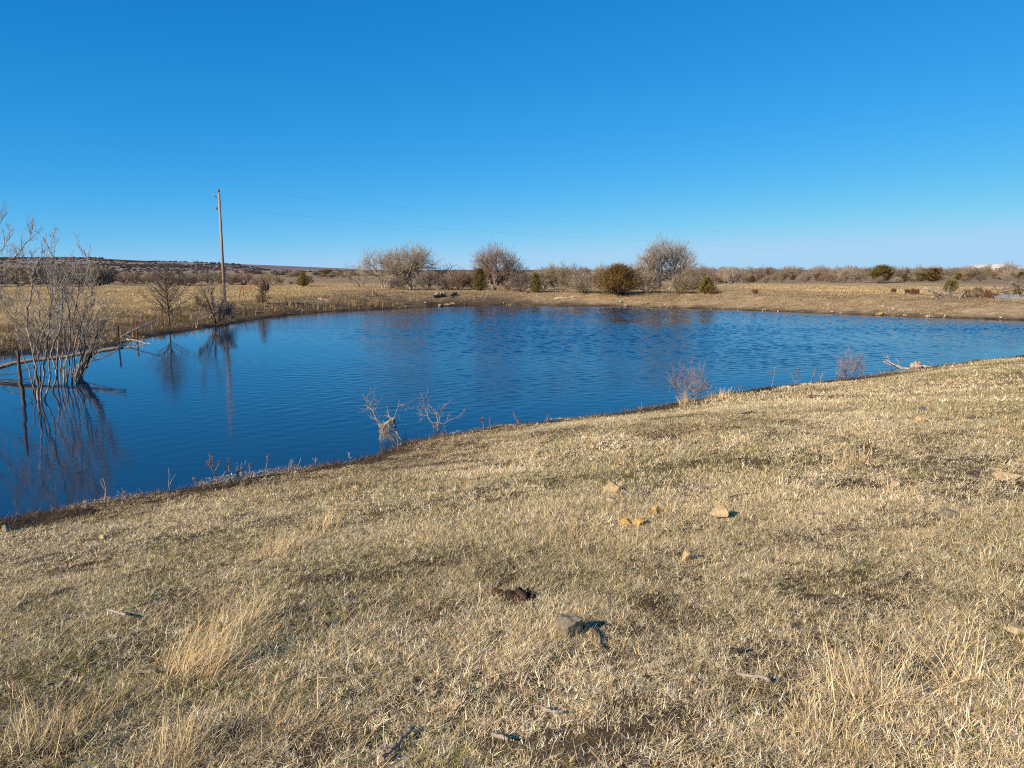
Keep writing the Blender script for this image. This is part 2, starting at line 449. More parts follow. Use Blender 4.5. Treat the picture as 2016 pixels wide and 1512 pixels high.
# ================================================================== GRASS (uncountable: stuff, scattered by geometry nodes)
PROTO = bpy.data.collections.new('grass_patches')                  # not linked: only a source for the scatter
STRAW = [(0.74, 0.595, 0.365), (0.84, 0.73, 0.52), (0.58, 0.46, 0.30), (0.56, 0.49, 0.39), (0.20, 0.14, 0.09), (0.23, 0.24, 0.075), (0.66, 0.48, 0.26)]
def patch(name, seed, n, rad, lmin, lmax, w, elmin, elmax, mat, probs, cols=STRAW, nseg=2, thick=0.0, clump=0.5):
    rng = np.random.default_rng(seed); np.random.seed(seed)
    mb = MB()
    r = rad * np.sqrt(rng.random(n)) * (0.75 + 0.25 * rng.random(n)); a = rng.random(n) * 6.2832
    bx, by = r * np.cos(a), r * np.sin(a)
    # tufts: many blades share a foot, and mostly a colour
    nt_ = max(3, n // 15)
    tx = rad * np.sqrt(rng.random(nt_)); ta = rng.random(nt_) * 6.2832
    tsz = 0.55 + 0.75 * rng.random(nt_)
    kk = rng.integers(0, nt_, n); ins = rng.random(n) < clump
    sp_ = rad * 0.022
    bx = np.where(ins, tx[kk] * np.cos(ta[kk]) + rng.normal(0, sp_, n), bx); by = np.where(ins, tx[kk] * np.sin(ta[kk]) + rng.normal(0, sp_, n), by)
    L_ = (lmin + (lmax - lmin) * rng.random(n) ** 1.7) * np.where(ins, tsz[kk], 0.8)
    el = np.where(ins, elmin + (elmax - elmin) * rng.random(n) ** 0.8, rng.random(n) * 0.35 - 0.05)
    base = np.stack([bx, by, rng.random(n) * 0.12 * lmin - 0.1 * lmin], 1)
    wd = w * (0.6 + 0.8 * rng.random(n)) * np.where(rng.random(n) < thick, 2.0, 1.0)
    tc = pick(rng, cols, probs, nt_, 0.2)[kk]; own = pick(rng, cols, probs, n, 0.25)
    col = np.where((ins & (rng.random(n) < 0.7))[:, None], tc * (1 + 0.12 * rng.standard_normal((n, 1))), own).clip(0.01, 0.9)
    az_ = np.where(ins, np.arctan2(by - tx[kk] * np.sin(ta[kk]), bx - tx[kk] * np.cos(ta[kk])) + rng.normal(0, 0.6, n), rng.random(n) * 6.2832)
    ribbons(mb, base, az_, el, L_, wd, rng.normal(-0.25, 0.5, n), col, nseg)
    o = mb.build(name, mat, link=False, smooth=False)
    PROTO.objects.link(o)
    return o
def scatter(name, label, protos, X, Y, Z, scale, seed, tilt=True, which=None):
    """One object of points; geometry nodes put a patch on each."""
    rng = np.random.default_rng(seed)
    n = len(X)
    me = bpy.data.meshes.new(name)
    me.vertices.add(n); me.vertices.foreach_set('co', np.stack([X, Y, Z], 1).astype(np.float32).ravel())
    e = 0.25
    nxv = -(ground(X + e, Y, micro=False) - ground(X - e, Y, micro=False)) / (2 * e) if tilt else np.zeros(n)
    nyv = -(ground(X, Y + e, micro=False) - ground(X, Y - e, micro=False)) / (2 * e) if tilt else np.zeros(n)
    rot = np.zeros((n, 3))
    spin = rng.random(n) * 6.2832
    for i in range(n):
        q = Vector((float(np.clip(nxv[i], -.6, .6)), float(np.clip(nyv[i], -.6, .6)), 1)).to_track_quat('Z', 'Y').to_matrix() @ Matrix.Rotation(spin[i], 3, 'Z')
        rot[i] = q.to_euler()
    a = me.attributes.new('rot', 'FLOAT_VECTOR', 'POINT'); a.data.foreach_set('vector', rot.astype(np.float32).ravel())
    a = me.attributes.new('scl', 'FLOAT', 'POINT'); a.data.foreach_set('value', np.asarray(scale, np.float32))
    a = me.attributes.new('pick', 'INT', 'POINT'); a.data.foreach_set('value', (rng.integers(0, len(protos), n) if which is None else which).astype(np.int32))
    o = bpy.data.objects.new(name, me); COL.objects.link(o)
    coll = bpy.data.collections.new(name + '_source')
    for p in protos: coll.objects.link(p)
    ng = bpy.data.node_groups.new(name + '_scatter', 'GeometryNodeTree')
    ng.interface.new_socket('Geometry', in_out='INPUT', socket_type='NodeSocketGeometry')
    ng.interface.new_socket('Geometry', in_out='OUTPUT', socket_type='NodeSocketGeometry')
    N, L = ng.nodes, ng.links
    gi, go = N.new('NodeGroupInput'), N.new('NodeGroupOutput')
    ci = N.new('GeometryNodeCollectionInfo'); ci.inputs['Collection'].default_value = coll
    ci.inputs['Separate Children'].default_value = True; ci.inputs['Reset Children'].default_value = True
    ip = N.new('GeometryNodeInstanceOnPoints'); ip.inputs['Pick Instance'].default_value = True
    def attr(nm, typ):
        q = N.new('GeometryNodeInputNamedAttribute'); q.data_type = typ; q.inputs['Name'].default_value = nm
        return [s for s in q.outputs if s.enabled and s.name == 'Attribute'][0]
    L.new(gi.outputs[0], ip.inputs['Points']); L.new(ci.outputs[0], ip.inputs['Instance'])
    er = N.new('FunctionNodeEulerToRotation'); L.new(attr('rot', 'FLOAT_VECTOR'), er.inputs[0])
    L.new(er.outputs[0], ip.inputs['Rotation'])
    L.new(attr('scl', 'FLOAT'), ip.inputs['Scale']); L.new(attr('pick', 'INT'), ip.inputs['Instance Index'])
    L.new(ip.outputs[0], go.inputs[0])
    md = o.modifiers.new('scatter', 'NODES'); md.node_group = ng
    return tag(o, label, 'grass', kind='stuff')
def sector(r0, r1, dens, seed, half=42.0, jit=True):
    rng = np.random.default_rng(seed)
    n = int(dens * R(2 * half) / 2 * (r1 * r1 - r0 * r0))
    r = np.sqrt(r0 * r0 + (r1 * r1 - r0 * r0) * rng.random(n)); a = R(90) + R(half) * (2 * rng.random(n) - 1)
    return r * np.cos(a), r * np.sin(a), rng

near_m = blade_mat('dry_grass_near', 0.55, (0.80, 0.78, 0.66), (1.20, 1.16, 1.09), 0.15)
far_m = blade_mat('dry_grass_far', 0.10, (0.82, 0.80, 0.72), (1.12, 1.10, 1.04))
PN = [32, 28, 17, 15, 6, 8, 8]
def jgrid(r0, r1, step, seed, half=42.0):
    """Evenly spread, jittered points in a sector in front of the camera."""
    rng = np.random.default_rng(seed)
    a = np.arange(-r1, r1, step); X, Y = np.meshgrid(a, np.arange(-3.5, r1, step))
    X = X.ravel() + rng.uniform(-0.5, 0.5, X.size) * step; Y = Y.ravel() + rng.uniform(-0.5, 0.5, Y.size) * step
    r = np.hypot(X, Y); k = (r > r0) & (r < r1) & ((np.abs(np.arctan2(X, Y)) < R(half)) | (r < 3.5))
    return X[k], Y[k], rng
GRN = [22, 18, 16, 16, 9, 40, 8]
BRN = [14, 5, 18, 14, 30, 8, 18]
def dens(X, Y):   # longer and shorter turf, as cattle leave it
    return 0.5 + 0.5 * np.tanh(2.6 * fbm(X * 0.55, Y * 0.55, 101, 3))
def turf_kind(X, Y, s, rng, n):
    """Straw, green-tinged or matted brown turf, in drifts: n protos of each kind."""
    g = fbm(X * 0.8, Y * 0.8, 121, 4) + 0.12 * rng.standard_normal(len(X)) + 0.30 * sm(0.5, -2.0, X) * sm(6.5, 3.5, Y)
    b = fbm(X * 1.5 + 9, Y * 1.5, 123, 4) - 0.06 + 0.12 * rng.standard_normal(len(X)) + 0.75 * sm(2.6, 0.5, s) + 0.10 * sm(1.0, -2.0, X)
    kind = np.where((b > 0.34) | (fbm(X * 2.4, Y * 2.4, 125, 3) > 0.50), 2, np.where(g > 0.20, 1, 0))
    return kind * n + rng.integers(0, n, len(X))
def bare(X, Y): return (fbm(X * 2.4, Y * 2.4, 125, 3) > 0.42) & (np.random.default_rng(126).random(len(X)) < 0.4)       # trodden bare spots
def three(w, n, r, l0, l1, e1, seed, th=0.05):
    return [patch('turf_patch', seed + 10 * q + i, n, r, l0, l1 * (1.0, 0.9, 0.8)[q], w, -0.2, e1 * (1, 1, 0.75)[q], near_m, (PN, GRN, BRN)[q], thick=th, clump=0.78) for q in range(3) for i in range(4)]
z1 = three(0.0018, 3300, 0.34, 0.016, 0.065, 0.95, 100, 0.10)
X, Y, rng = jgrid(0.2, 6.4, 0.26, 1, 75)
s = shore(X, Y); k = (s > 0.25) & ~bare(X, Y); X, Y, s = X[k], Y[k], s[k]
scatter('grass', 'short grazed winter turf of dry straw blades in the foreground', z1, X, Y, ground(X, Y) + 0.002, 0.6 + 0.75 * dens(X, Y) + 0.25 * rng.random(len(X)), 3, which=turf_kind(X, Y, s, rng, 4))
zl = [patch('straw_patch', 140 + i, 330, 0.34, 0.05, 0.17, 0.0020, -0.05, 0.6, near_m, [30, 34, 18, 10, 8, 0, 12], thick=0.1, clump=0.5) for i in range(5)]
X, Y, rng = jgrid(0.6, 6.0, 0.30, 11, 75)
k = (shore(X, Y) > 0.8) & (rng.random(len(X)) < 0.12 + 0.65 * sm(0.2, -1.6, X) * sm(5.6, 3.2, Y) + 0.5 * sm(2.6, 1.4, Y)) & (fbm(X * 0.9, Y * 0.9, 103, 3) > -0.16); X, Y = X[k], Y[k]
scatter('grass', 'longer lodged straw lying over the turf in the foreground', zl, X, Y, ground(X, Y) + 0.004, 0.6 + 0.6 * rng.random(len(X)), 12)
z2 = three(0.0032, 3600, 0.6, 0.020, 0.070, 0.95, 200, 0.08)
X, Y, rng = jgrid(5.8, 14.5, 0.46, 4, 66)
s = shore(X, Y); k = (s > 0.3) & (rng.random(len(X)) < 0.2 + sm(0.3, 2.2, s)) & ~bare(X * 0.6, Y * 0.6); X, Y, s = X[k], Y[k], s[k]
scatter('grass', 'short dry turf on the slope down to the pond', z2, X, Y, ground(X, Y) + 0.003, 0.6 + 0.7 * dens(X, Y) + 0.25 * rng.random(len(X)), 5, which=turf_kind(X, Y, s, rng, 4))
z3 = three(0.0072, 3000, 1.05, 0.024, 0.085, 0.95, 300)
X, Y, rng = jgrid(13.2, 40, 0.85, 6, 54)
s = shore(X, Y); k = (s > 0.5) & (near_w(X, Y) > 0.5) & (rng.random(len(X)) < 0.2 + sm(0.3, 2.6, s)); X, Y, s = X[k], Y[k], s[k]
scatter('grass', 'dry turf on the near bank running off to the right', z3, X, Y, ground(X, Y) + 0.003, 0.6 + 0.7 * dens(X, Y) + 0.25 * rng.random(len(X)), 7, which=turf_kind(X * 0.6, Y * 0.6, s, rng, 4))
# far bank and the fields beyond
FARC = [(0.56, 0.43, 0.245), (0.66, 0.52, 0.32), (0.44, 0.33, 0.195), (0.36, 0.28, 0.19), (0.24, 0.17, 0.10)]
z4 = [patch('tussock_patch', 400 + i, 1100, 1.9, 0.05, 0.17, 0.024, 0.1, 1.2, far_m, [24, 16, 26, 20, 12], FARC, clump=0.25) for i in range(5)]
X, Y, rng = sector(34, 118, 0.55, 8, 48.0)
s = shore(X, Y); k = (s > 0.5) & (near_w(X, Y) < 0.5) & (rng.random(len(X)) < 0.15 + 0.85 * sm(0.0, 1.0, (s - 0.6 - 1.7 * sm(10, -6, X)) / 2.5)) & ((Y < 95) | (rng.random(len(X)) < 0.4)); X, Y = X[k], Y[k]
gold = (X < -17) & (Y > 36) & (shore(X, Y) > 5) | (X > 28) & (Y > 62)
scatter('grass', 'rough brown grass on the far bank', z4, X[~gold], Y[~gold], ground(X[~gold], Y[~gold]), 0.6 + 0.5 * rng.random((~gold).sum()), 9)
z5 = [patch('tussock_patch', 500 + i, 1100, 2.0, 0.08, 0.24, 0.024, 0.4, 1.3, far_m, [40, 40, 14, 2, 2, 0, 30], [(0.55, 0.42, 0.235), (0.62, 0.49, 0.285), (0.44, 0.325, 0.18), (0.3, 0.22, 0.14), (0.2, 0.14, 0.085), (0, 0, 0), (0.51, 0.36, 0.18)], clump=0.15) for i in range(4)]
scatter('grass', 'golden uncut grass of the fields behind the pond', z5, X[gold], Y[gold], ground(X[gold], Y[gold]), 0.7 + 0.5 * rng.random(gold.sum()), 10)

# ================================================================== MATERIALS OF THE THINGS
bark_grey = surf_mat('bark_grey', [(0.3, (0.14, 0.105, 0.075)), (0.6, (0.27, 0.21, 0.155)), (0.8, (0.36, 0.29, 0.22))], 6, 0.9, 0.5, 0.01, (1, 1, 0.3))
bark_pale = surf_mat('bark_pale', [(0.3, (0.22, 0.175, 0.13)), (0.55, (0.40, 0.33, 0.255)), (0.8, (0.52, 0.44, 0.35))], 9, 0.85, 0.5, 0.006, (1, 1, 0.25))
bark_dark = surf_mat('bark_dark', [(0.3, (0.045, 0.034, 0.026)), (0.6, (0.11, 0.085, 0.063)), (0.85, (0.18, 0.145, 0.11))], 9, 0.9, 0.6, 0.01, (1, 1, 0.3))
twig_grey = surf_mat('twig_grey', [(0.35, (0.20, 0.155, 0.11)), (0.65, (0.31, 0.245, 0.18))], 3, 0.9, 0)
twig_pale = surf_mat('twig_pale', [(0.35, (0.24, 0.19, 0.13)), (0.65, (0.36, 0.29, 0.21))], 3, 0.9, 0)
twig_red = surf_mat('twig_red', [(0.35, (0.17, 0.105, 0.075)), (0.65, (0.27, 0.185, 0.135))], 3, 0.9, 0)
twig_dark = surf_mat('twig_dark', [(0.35, (0.12, 0.092, 0.066)), (0.65, (0.22, 0.175, 0.13))], 3, 0.9, 0)
twig_olive = surf_mat('twig_olive', [(0.35, (0.17, 0.13, 0.072)), (0.65, (0.27, 0.21, 0.12))], 3, 0.9, 0)
twig_willow = surf_mat('twig_willow', [(0.35, (0.19, 0.158, 0.12)), (0.65, (0.36, 0.305, 0.235))], 3, 0.9, 0)
bark_willow = surf_mat('bark_willow', [(0.36, (0.05, 0.04, 0.03)), (0.5, (0.17, 0.14, 0.108)), (0.6, (0.34, 0.29, 0.225)), (0.74, (0.50, 0.43, 0.35))], 11, 0.9, 0.8, 0.006, (1, 1, 0.35))
leaf_m = blade_mat('cedar_foliage', 0.6, (0.85, 0.85, 0.8), (1.15, 1.12, 1.05), 0.3)
weed_m = blade_mat('dry_weed', 2.0, (0.85, 0.85, 0.85), (1.1, 1.1, 1.1), 0.2)
litter_m = blade_mat('shore_litter', 1.0, (0.7, 0.7, 0.7), (1.2, 1.15, 1.1), 0.1)

# ================================================================== BARE TREES
def wander(rng, p, d, Lg, nseg, amp, up):
    pts = [p]
    d = d / np.linalg.norm(d)
    for k in range(nseg):
        d = d + rng.normal(0, amp, 3) + np.array([0, 0, up])
        d = d / np.linalg.norm(d)
        p = p + d * Lg / nseg
        pts.append(p)
    return np.array(pts), d
def side_dir(rng, d, ang, az):
    ref = np.array([0, 0, 1.0]) if abs(d[2]) < 0.9 else np.array([1.0, 0, 0])
    u = np.cross(d, ref); u /= np.linalg.norm(u); w = np.cross(d, u)
    return d * math.cos(ang) + (u * math.cos(az) + w * math.sin(az)) * math.sin(ang)
def branch(T, C, rng, p, d, Lg, r, lvl, P, ends):
    last = lvl >= P['max']
    nseg = (6, 5, 4, 3, 2)[min(lvl, 4)]
    pts, de = wander(rng, p, d, Lg, nseg, P['amp'][min(lvl, len(P['amp']) - 1)], P['up'][min(lvl, len(P['up']) - 1)])
    tt = np.linspace(0, 1, nseg + 1)
    rr = np.maximum(r * (1 - (0.55 if not last else 0.6) * tt), P['rmin'])
    (T if lvl <= 1 else C).tube(pts, rr, 6 if lvl == 0 else (4 if lvl == 1 else 3), cap=lvl < 2)
    if last:
        ends.append((pts[-1], de)); return
    n = P['kids'][lvl]
    n = max(1, int(n * (0.75 + 0.5 * rng.random())))
    t0 = P['t0'][lvl]
    az = rng.random() * 6.28
    for k in range(n):
        t = t0 + (1 - t0) * (k + rng.random()) / n
        i = min(int(t * nseg), nseg - 1); f = t * nseg - i
        q = pts[i] * (1 - f) + pts[i + 1] * f
        dd = pts[i + 1] - pts[i]; dd /= np.linalg.norm(dd)
        az += 2.4 + rng.normal(0, 0.4)
        a = P['ang'][lvl] * (0.7 + 0.6 * rng.random())
        ln = Lg * P['ratio'][lvl] * (0.7 + 0.5 * rng.random()) * (1.0 - P.get('cone', 0.25) * t)
        branch(T, C, rng, q, side_dir(rng, dd, a, az), ln, max(r * (1 - 0.55 * t) * P['thin'], P['rmin']), lvl + 1, P, ends)
def fuzz(C, rng, ends, n, ln, w, spread=0.9):
    """Fine outer twigs at the branch ends."""
    if not ends: return
    E = np.array([e[0] for e in ends]); Dr = np.array([e[1] for e in ends])
    k = rng.integers(0, len(E), n)
    d = Dr[k] + rng.normal(0, spread * 0.5, (n, 3)) + np.array([0, 0, 0.25]); d /= np.linalg.norm(d, axis=1, keepdims=True)
    np.random.seed(int(rng.integers(1e6)))
    ribbons(C, E[k] - d * ln * 0.4, np.arctan2(d[:, 1], d[:, 0]), np.arcsin(np.clip(d[:, 2], -1, 1)), ln * (0.5 + 0.8 * rng.random(n)), np.full(n, w), rng.normal(0.1, 0.25, n), np.ones((n, 3)), 2)
def rescale(mbs, W, H):
    V = np.concatenate([v for mb in mbs for v in mb.v])
    lo, hi = np.percentile(V, 0.5, axis=0), np.percentile(V, 99.5, axis=0)
    sx = W / max(hi[0] - lo[0], hi[1] - lo[1]); sz = H / hi[2]
    for mb in mbs:
        mb.v = [v * np.array([sx, sx, sz]) for v in mb.v]
SPREAD = dict(max=4, kids=[8, 6, 5, 4], t0=[0.25, 0.25, 0.2, 0.15], ang=[0.85, 0.65, 0.6, 0.6], ratio=[0.95, 0.62, 0.6, 0.6], amp=[0.05, 0.13, 0.16, 0.2, 0.22], up=[0.05, 0.07, 0.06, 0.06, 0.05], thin=0.62, rmin=0.0095)
BUSHY = dict(max=3, kids=[6, 5, 4], t0=[0.2, 0.2, 0.15], ang=[0.55, 0.6, 0.6], ratio=[0.6, 0.55, 0.55], amp=[0.10, 0.16, 0.2, 0.22], up=[0.06, 0.06, 0.05, 0.04], thin=0.62, rmin=0.010)
def curve3(p0, d0, p1, n):
    """A branch that leaves along d0 and ends at p1."""
    L_ = np.linalg.norm(p1 - p0)
    c_ = p0 + d0 * L_ * 0.5
    t = np.linspace(0, 1, n)[:, None]
    return (1 - t) ** 2 * p0 + 2 * t * (1 - t) * c_ + t ** 2 * p1
def unit(v): return v / (np.linalg.norm(v) + 1e-9)
def dome_tree(T, C, rng, W, H, stems, rt, rmin, limbs, subs, twigs, fine, h0=0.15, maxpol=1.35, lobe=0.36, upright=0.0, rag=0.40):
    """Branches that fan out and end on an uneven dome, as open-grown bare trees do."""
    a, b = W / 2, H * (1 - h0)
    sd = int(rng.integers(1000))
    def reach(d):
        r = 1 / math.sqrt((d[0] ** 2 + d[1] ** 2) / a ** 2 + (d[2] / b) ** 2 + 1e-9)
        az = math.atan2(d[1], d[0])
        return r * (1 + lobe * 1.6 * float(fbm(np.array(2.2 * math.cos(az) + 3 + sd), np.array(2.2 * math.sin(az) + 2.0 * d[2]), sd, 2)))
    def dirn(base, sp):
        d = unit(base + rng.normal(0, sp, 3) + np.array([0, 0, upright * sp]))
        if d[2] < 0.03: d = unit(np.array([d[0], d[1], 0.03 + 0.1 * rng.random()]))
        return d
    roots = []
    for k in range(stems):
        az = 6.28 * k / stems + rng.normal(0, 0.3)
        br = 0.03 * W * (stems > 1) * (0.4 + rng.random())
        p = np.array([math.cos(az) * br, math.sin(az) * br, -0.08])
        q = np.array([math.cos(az) * br * 2.5, math.sin(az) * br * 2.5, H * h0 * (0.7 + 0.6 * rng.random())]) + rng.normal(0, 0.02 * H, 3) * np.array([1, 1, 0.3])
        pts = curve3(p, np.array([0, 0, 1.0]), q, 5)
        r_ = rt * (1 if stems == 1 else 0.65 + 0.5 * rng.random())
        T.tube(pts, np.linspace(r_ * 1.15, r_ * 0.8, 5), 7)
        roots.append((q, unit(q - p), r_, az))
    org = np.array([0, 0, H * h0])
    for i in range(limbs):
        q, d0, r_, az0 = roots[i % stems]
        pol = maxpol * math.sqrt((i + 0.5) / limbs)
        az = (az0 + rng.normal(0, 0.9)) if stems > 1 else i * 2.4 + rng.normal(0, 0.3)
        d1 = dirn(np.array([math.sin(pol) * math.cos(az), math.sin(pol) * math.sin(az), math.cos(pol)]), 0.08)
        R1 = reach(d1)
        e1 = org + d1 * R1 * (0.5 + 0.2 * rng.random())
        L1 = curve3(q, unit(d0 + d1 * 0.8), e1, 7); L1[1:-1] += rng.normal(0, 0.012 * W, (5, 3))
        T.tube(L1, np.linspace(r_ * 0.72, r_ * 0.28, 7), 5)
        for j in range(subs):
            t = 0.25 + 0.75 * rng.random(); k1 = min(int(t * 6), 5)
            d2 = dirn(d1, 0.40); f2 = 1.0 - 0.55 * rag + rag * rng.random() ** 1.5; e2 = org + d2 * reach(d2) * (0.70 + 0.18 * rng.random()) * f2
            if np.linalg.norm(e2 - L1[k1]) > 0.75 * H: e2 = L1[k1] + unit(e2 - L1[k1]) * 0.75 * H
            L2 = curve3(L1[k1], unit(unit(L1[k1 + 1] - L1[k1]) + 0.5 * d2), e2, 5); L2[1:-1] += rng.normal(0, 0.010 * W, (3, 3))
            C.tube(L2, np.maximum(np.linspace(r_ * 0.30, r_ * 0.12, 5), rmin), 4, cap=False)
            for k in range(twigs):
                t = 0.2 + 0.8 * rng.random(); k2 = min(int(t * 4), 3)
                d3 = dirn(d2, 0.26); e3 = org + d3 * reach(d3) * (0.84 + 0.18 * rng.random()) * f2
                v = e3 - L2[k2]; n_ = np.linalg.norm(v)
                if n_ > 0.34 * H: e3 = L2[k2] + v / n_ * 0.34 * H
                L3 = curve3(L2[k2], unit(unit(L2[k2 + 1] - L2[k2]) + 0.6 * d3), e3, 4); L3[1:-1] += rng.normal(0, 0.006 * W, (2, 3))
                C.tube(L3, np.maximum(np.linspace(r_ * 0.075, rmin, 4), rmin), 3, cap=False)
                for f in range(fine):
                    k3 = rng.integers(1, 4); l = H * (0.045 + 0.075 * rng.random())
                    d4 = unit(d3 + rng.normal(0, 0.30, 3) + np.array([0, 0, 0.22]))
                    C.tube(np.stack([L3[k3], L3[k3] + d4 * l * 0.5 + rng.normal(0, 0.004 * W, 3), L3[k3] + d4 * l]), [rmin, rmin * 0.85, rmin * 0.5], 3, cap=False)
def bare_tree(name, label, cat, loc, W, H, seed, stems=1, splay=0.3, P=SPREAD, rt=0.09, bark=None, twig=None, nf=2500, fl=0.35, fw=0.022, group=None, rotz=0.0, trunk_len=None, base_r=0.15):
    rng = np.random.default_rng(seed)
    T, C = MB(), MB()
    n = nf / 2500.0
    if P is SPREAD or P.get('kind') == 'tree':
        dome_tree(T, C, rng, W, H, stems, rt, P['rmin'], max(8, int(11 * n ** 0.3)), 9, 7, max(1, int(round(2.6 * n ** 0.5))), h0=P.get('h0', 0.14), maxpol=P.get('maxpol', 1.30), lobe=0.22, rag=0.14, upright=0.3)
    else:
        dome_tree(T, C, rng, W, H, max(3, min(stems, 9)), rt, P['rmin'], max(9, stems), 6, max(3, int(5 * n ** 0.5)), max(1, int(round(2 * n ** 0.5))), h0=0.05, maxpol=1.05 + 0.4 * splay, upright=0.6)
    t = thing(name, label, cat, loc, group, rotz)
    T.build('trunk', bark or bark_grey, t)
    C.build('crown', twig or twig_grey, t, smooth=False)
    return t
GREENS = [(0.17, 0.15, 0.05), (0.24, 0.195, 0.065), (0.31, 0.23, 0.085), (0.12, 0.11, 0.04), (0.32, 0.20, 0.09)]
def cedar(name, label, cat, loc, W, H, seed, shape='cone', cols=GREENS, probs=(30, 26, 18, 16, 10), n=7000, fl=0.22, fw=0.06, group=None, rotz=0.0, nb=150, open_=0.35):
    rng = np.random.default_rng(seed); np.random.seed(seed)
    T, C = MB(), MB()
    pts, _ = wander(rng, np.array([0, 0, -0.1]), np.array([0, 0, 1.0]), H * 0.95, 6, 0.03, 0.02)
    T.tube(pts, np.linspace(0.035 * H, 0.006 * H, 7), 6)
    per = n // nb
    for b in range(nb):
        u = (b + rng.random()) / nb
        u = u ** 1.25
        az = b * 2.4 + rng.normal(0, 0.3)
        rad = {'cone': (1 - u) ** 0.8 + 0.05, 'mound': (1 - u) ** 0.62 * 1.05 + 0.05, 'plume': (0.55 + 0.9 * u - 1.35 * u * u) * 1.15, 'ball': math.sqrt(max(0.02, 1 - (1.7 * u - 0.75) ** 2)), 'tier': (1 - u * 0.75) * (0.35 + 0.65 * abs(math.sin(u * 9.5)))}[shape] * W / 2 * (0.42 + 0.75 * rng.random())
        z0 = u * H * 0.88 + 0.03 * H
        rise = 0.35 + 0.5 * rng.random()
        q0 = np.array([0, 0, z0]); q1 = np.array([math.cos(az) * rad, math.sin(az) * rad, z0 + rad * rise * 0.55])
        T.tube(np.stack([q0, (q0 + q1) / 2 + [0, 0, -0.04 * rad], q1]), [0.012 * H, 0.008 * H, 0.003 * H], 3, cap=False)
        t = open_ + (1.08 - open_) * rng.random(per) ** 0.8
        c = q0 + (q1 - q0) * t[:, None] + rng.normal(0, 0.05 * W * 0.6, (per, 3))
        d = (q1 - q0) / (np.linalg.norm(q1 - q0) + 1e-6) + rng.normal(0, 0.45, (per, 3)) + [0, 0, 0.35]
        d /= np.linalg.norm(d, axis=1, keepdims=True)
        col = pick(rng, cols, probs, per) * (0.95 + 0.5 * rng.random())
        ribbons(C, c, np.arctan2(d[:, 1], d[:, 0]), np.arcsin(np.clip(d[:, 2], -1, 1)), fl * (0.6 + 0.8 * rng.random(per)), np.full(per, fw), rng.normal(0, 0.3, per), col, 1)
    t = thing(name, label, cat, loc, group, rotz)
    T.build('trunk', bark_dark, t)
    C.build('crown', leaf_m, t, smooth=False)
    return t
def px_size(px, Y): return px * Y / F_PX

# --- the row of bare trees behind the far bank
def tree_at(px, py, w, h, **kw):
    x, y, z = hit(px, py)
    D = y / (math.cos(PITCH))
    return (x, y, z), px_size(w, y), px_size(h, y)
def put_tree(px, py, w, h, label, seed, name='bare_tree', cat='tree', **kw):
    loc, W, H = tree_at(px, py, w, h)
    return bare_tree(name, label, cat, loc, W * 1.2, H * 1.04, seed, **kw)
G1 = 'bare trees behind the far bank'
put_tree(708, 566, 84, 60, 'smallest bare multi-stemmed tree, at the open left end of the row behind the far bank', 11, stems=7, splay=0.5, P=BUSHY, rt=0.06, twig=twig_pale, bark=bark_grey, nf=1500, group=G1)
put_tree(756, 568, 100, 80, 'pale bare tree with forking stems just left of the broadest bare tree', 12, stems=4, splay=0.55, rt=0.08, twig=twig_pale, bark=bark_pale, nf=1800, group=G1, trunk_len=2.2)
put_tree(812, 569, 128, 90, 'broadest bare tree, pale spreading limbs in two big lobes above the far bank', 13, stems=3, splay=0.75, rt=0.15, twig=twig_pale, bark=bark_pale, nf=4200, group=G1, trunk_len=2.6)
put_tree(872, 570, 80, 50, 'dark tangled thicket of brush under the right side of the broadest bare tree', 14, name='brush_thicket', cat='brush', stems=14, splay=0.8, P=BUSHY, rt=0.04, twig=twig_dark, bark=bark_dark, nf=3000, group='brush behind the far bank')
put_tree(972, 572, 106, 92, 'reddish brown bare tree with rounded crown behind a narrow green cedar', 15, stems=3, splay=0.5, rt=0.11, twig=twig_red, bark=bark_grey, nf=3200, group=G1, trunk_len=2.6)
put_tree(905, 571, 60, 44, 'brownish low brush between the broadest bare tree and the reddish tree', 16, name='brush_thicket', cat='brush', stems=14, splay=0.7, P=BUSHY, rt=0.035, twig=twig_red, bark=bark_dark, nf=2200, group='brush behind the far bank')
put_tree(1028, 575, 70, 48, 'dark brush thicket right behind the foot of the reddish tree', 17, name='brush_thicket', cat='brush', stems=16, splay=0.7, P=BUSHY, rt=0.035, twig=twig_dark, bark=bark_dark, nf=2400, group='brush behind the far bank')
put_tree(1102, 576, 84, 60, 'tan upright brush with fine twigs, tallest shrub between the reddish tree and the bronze cedar', 18, name='brush_thicket', cat='brush', stems=14, splay=0.55, P=BUSHY, rt=0.04, twig=twig_olive, bark=bark_grey, nf=3200, group='brush behind the far bank')
put_tree(1150, 577, 76, 46, 'grey brush thicket touching the left side of the bronze cedar', 19, name='brush_thicket', cat='brush', stems=16, splay=0.65, P=BUSHY, rt=0.035, twig=twig_grey, bark=bark_dark, nf=2600, group='brush behind the far bank')
put_tree(1184, 556, 60, 38, 'pale upright brush showing over the top of the bronze cedar', 20, name='brush_thicket', cat='brush', stems=12, splay=0.5, P=BUSHY, rt=0.05, twig=twig_pale, bark=bark_grey, nf=2200, group='brush behind the far bank')
put_tree(1312, 574, 132, 104, 'tallest bare tree, grey dome of fine branches right of the bronze cedar', 21, stems=2, splay=0.35, rt=0.14, twig=twig_grey, bark=bark_pale, nf=4600, group=G1, trunk_len=2.9)
put_tree(1275, 578, 70, 52, 'grey leafless shrub under the left side of the tallest bare tree', 22, name='brush_thicket', cat='brush', stems=14, splay=0.6, P=BUSHY, rt=0.03, twig=twig_grey, bark=bark_grey, nf=2400, group='brush behind the far bank')
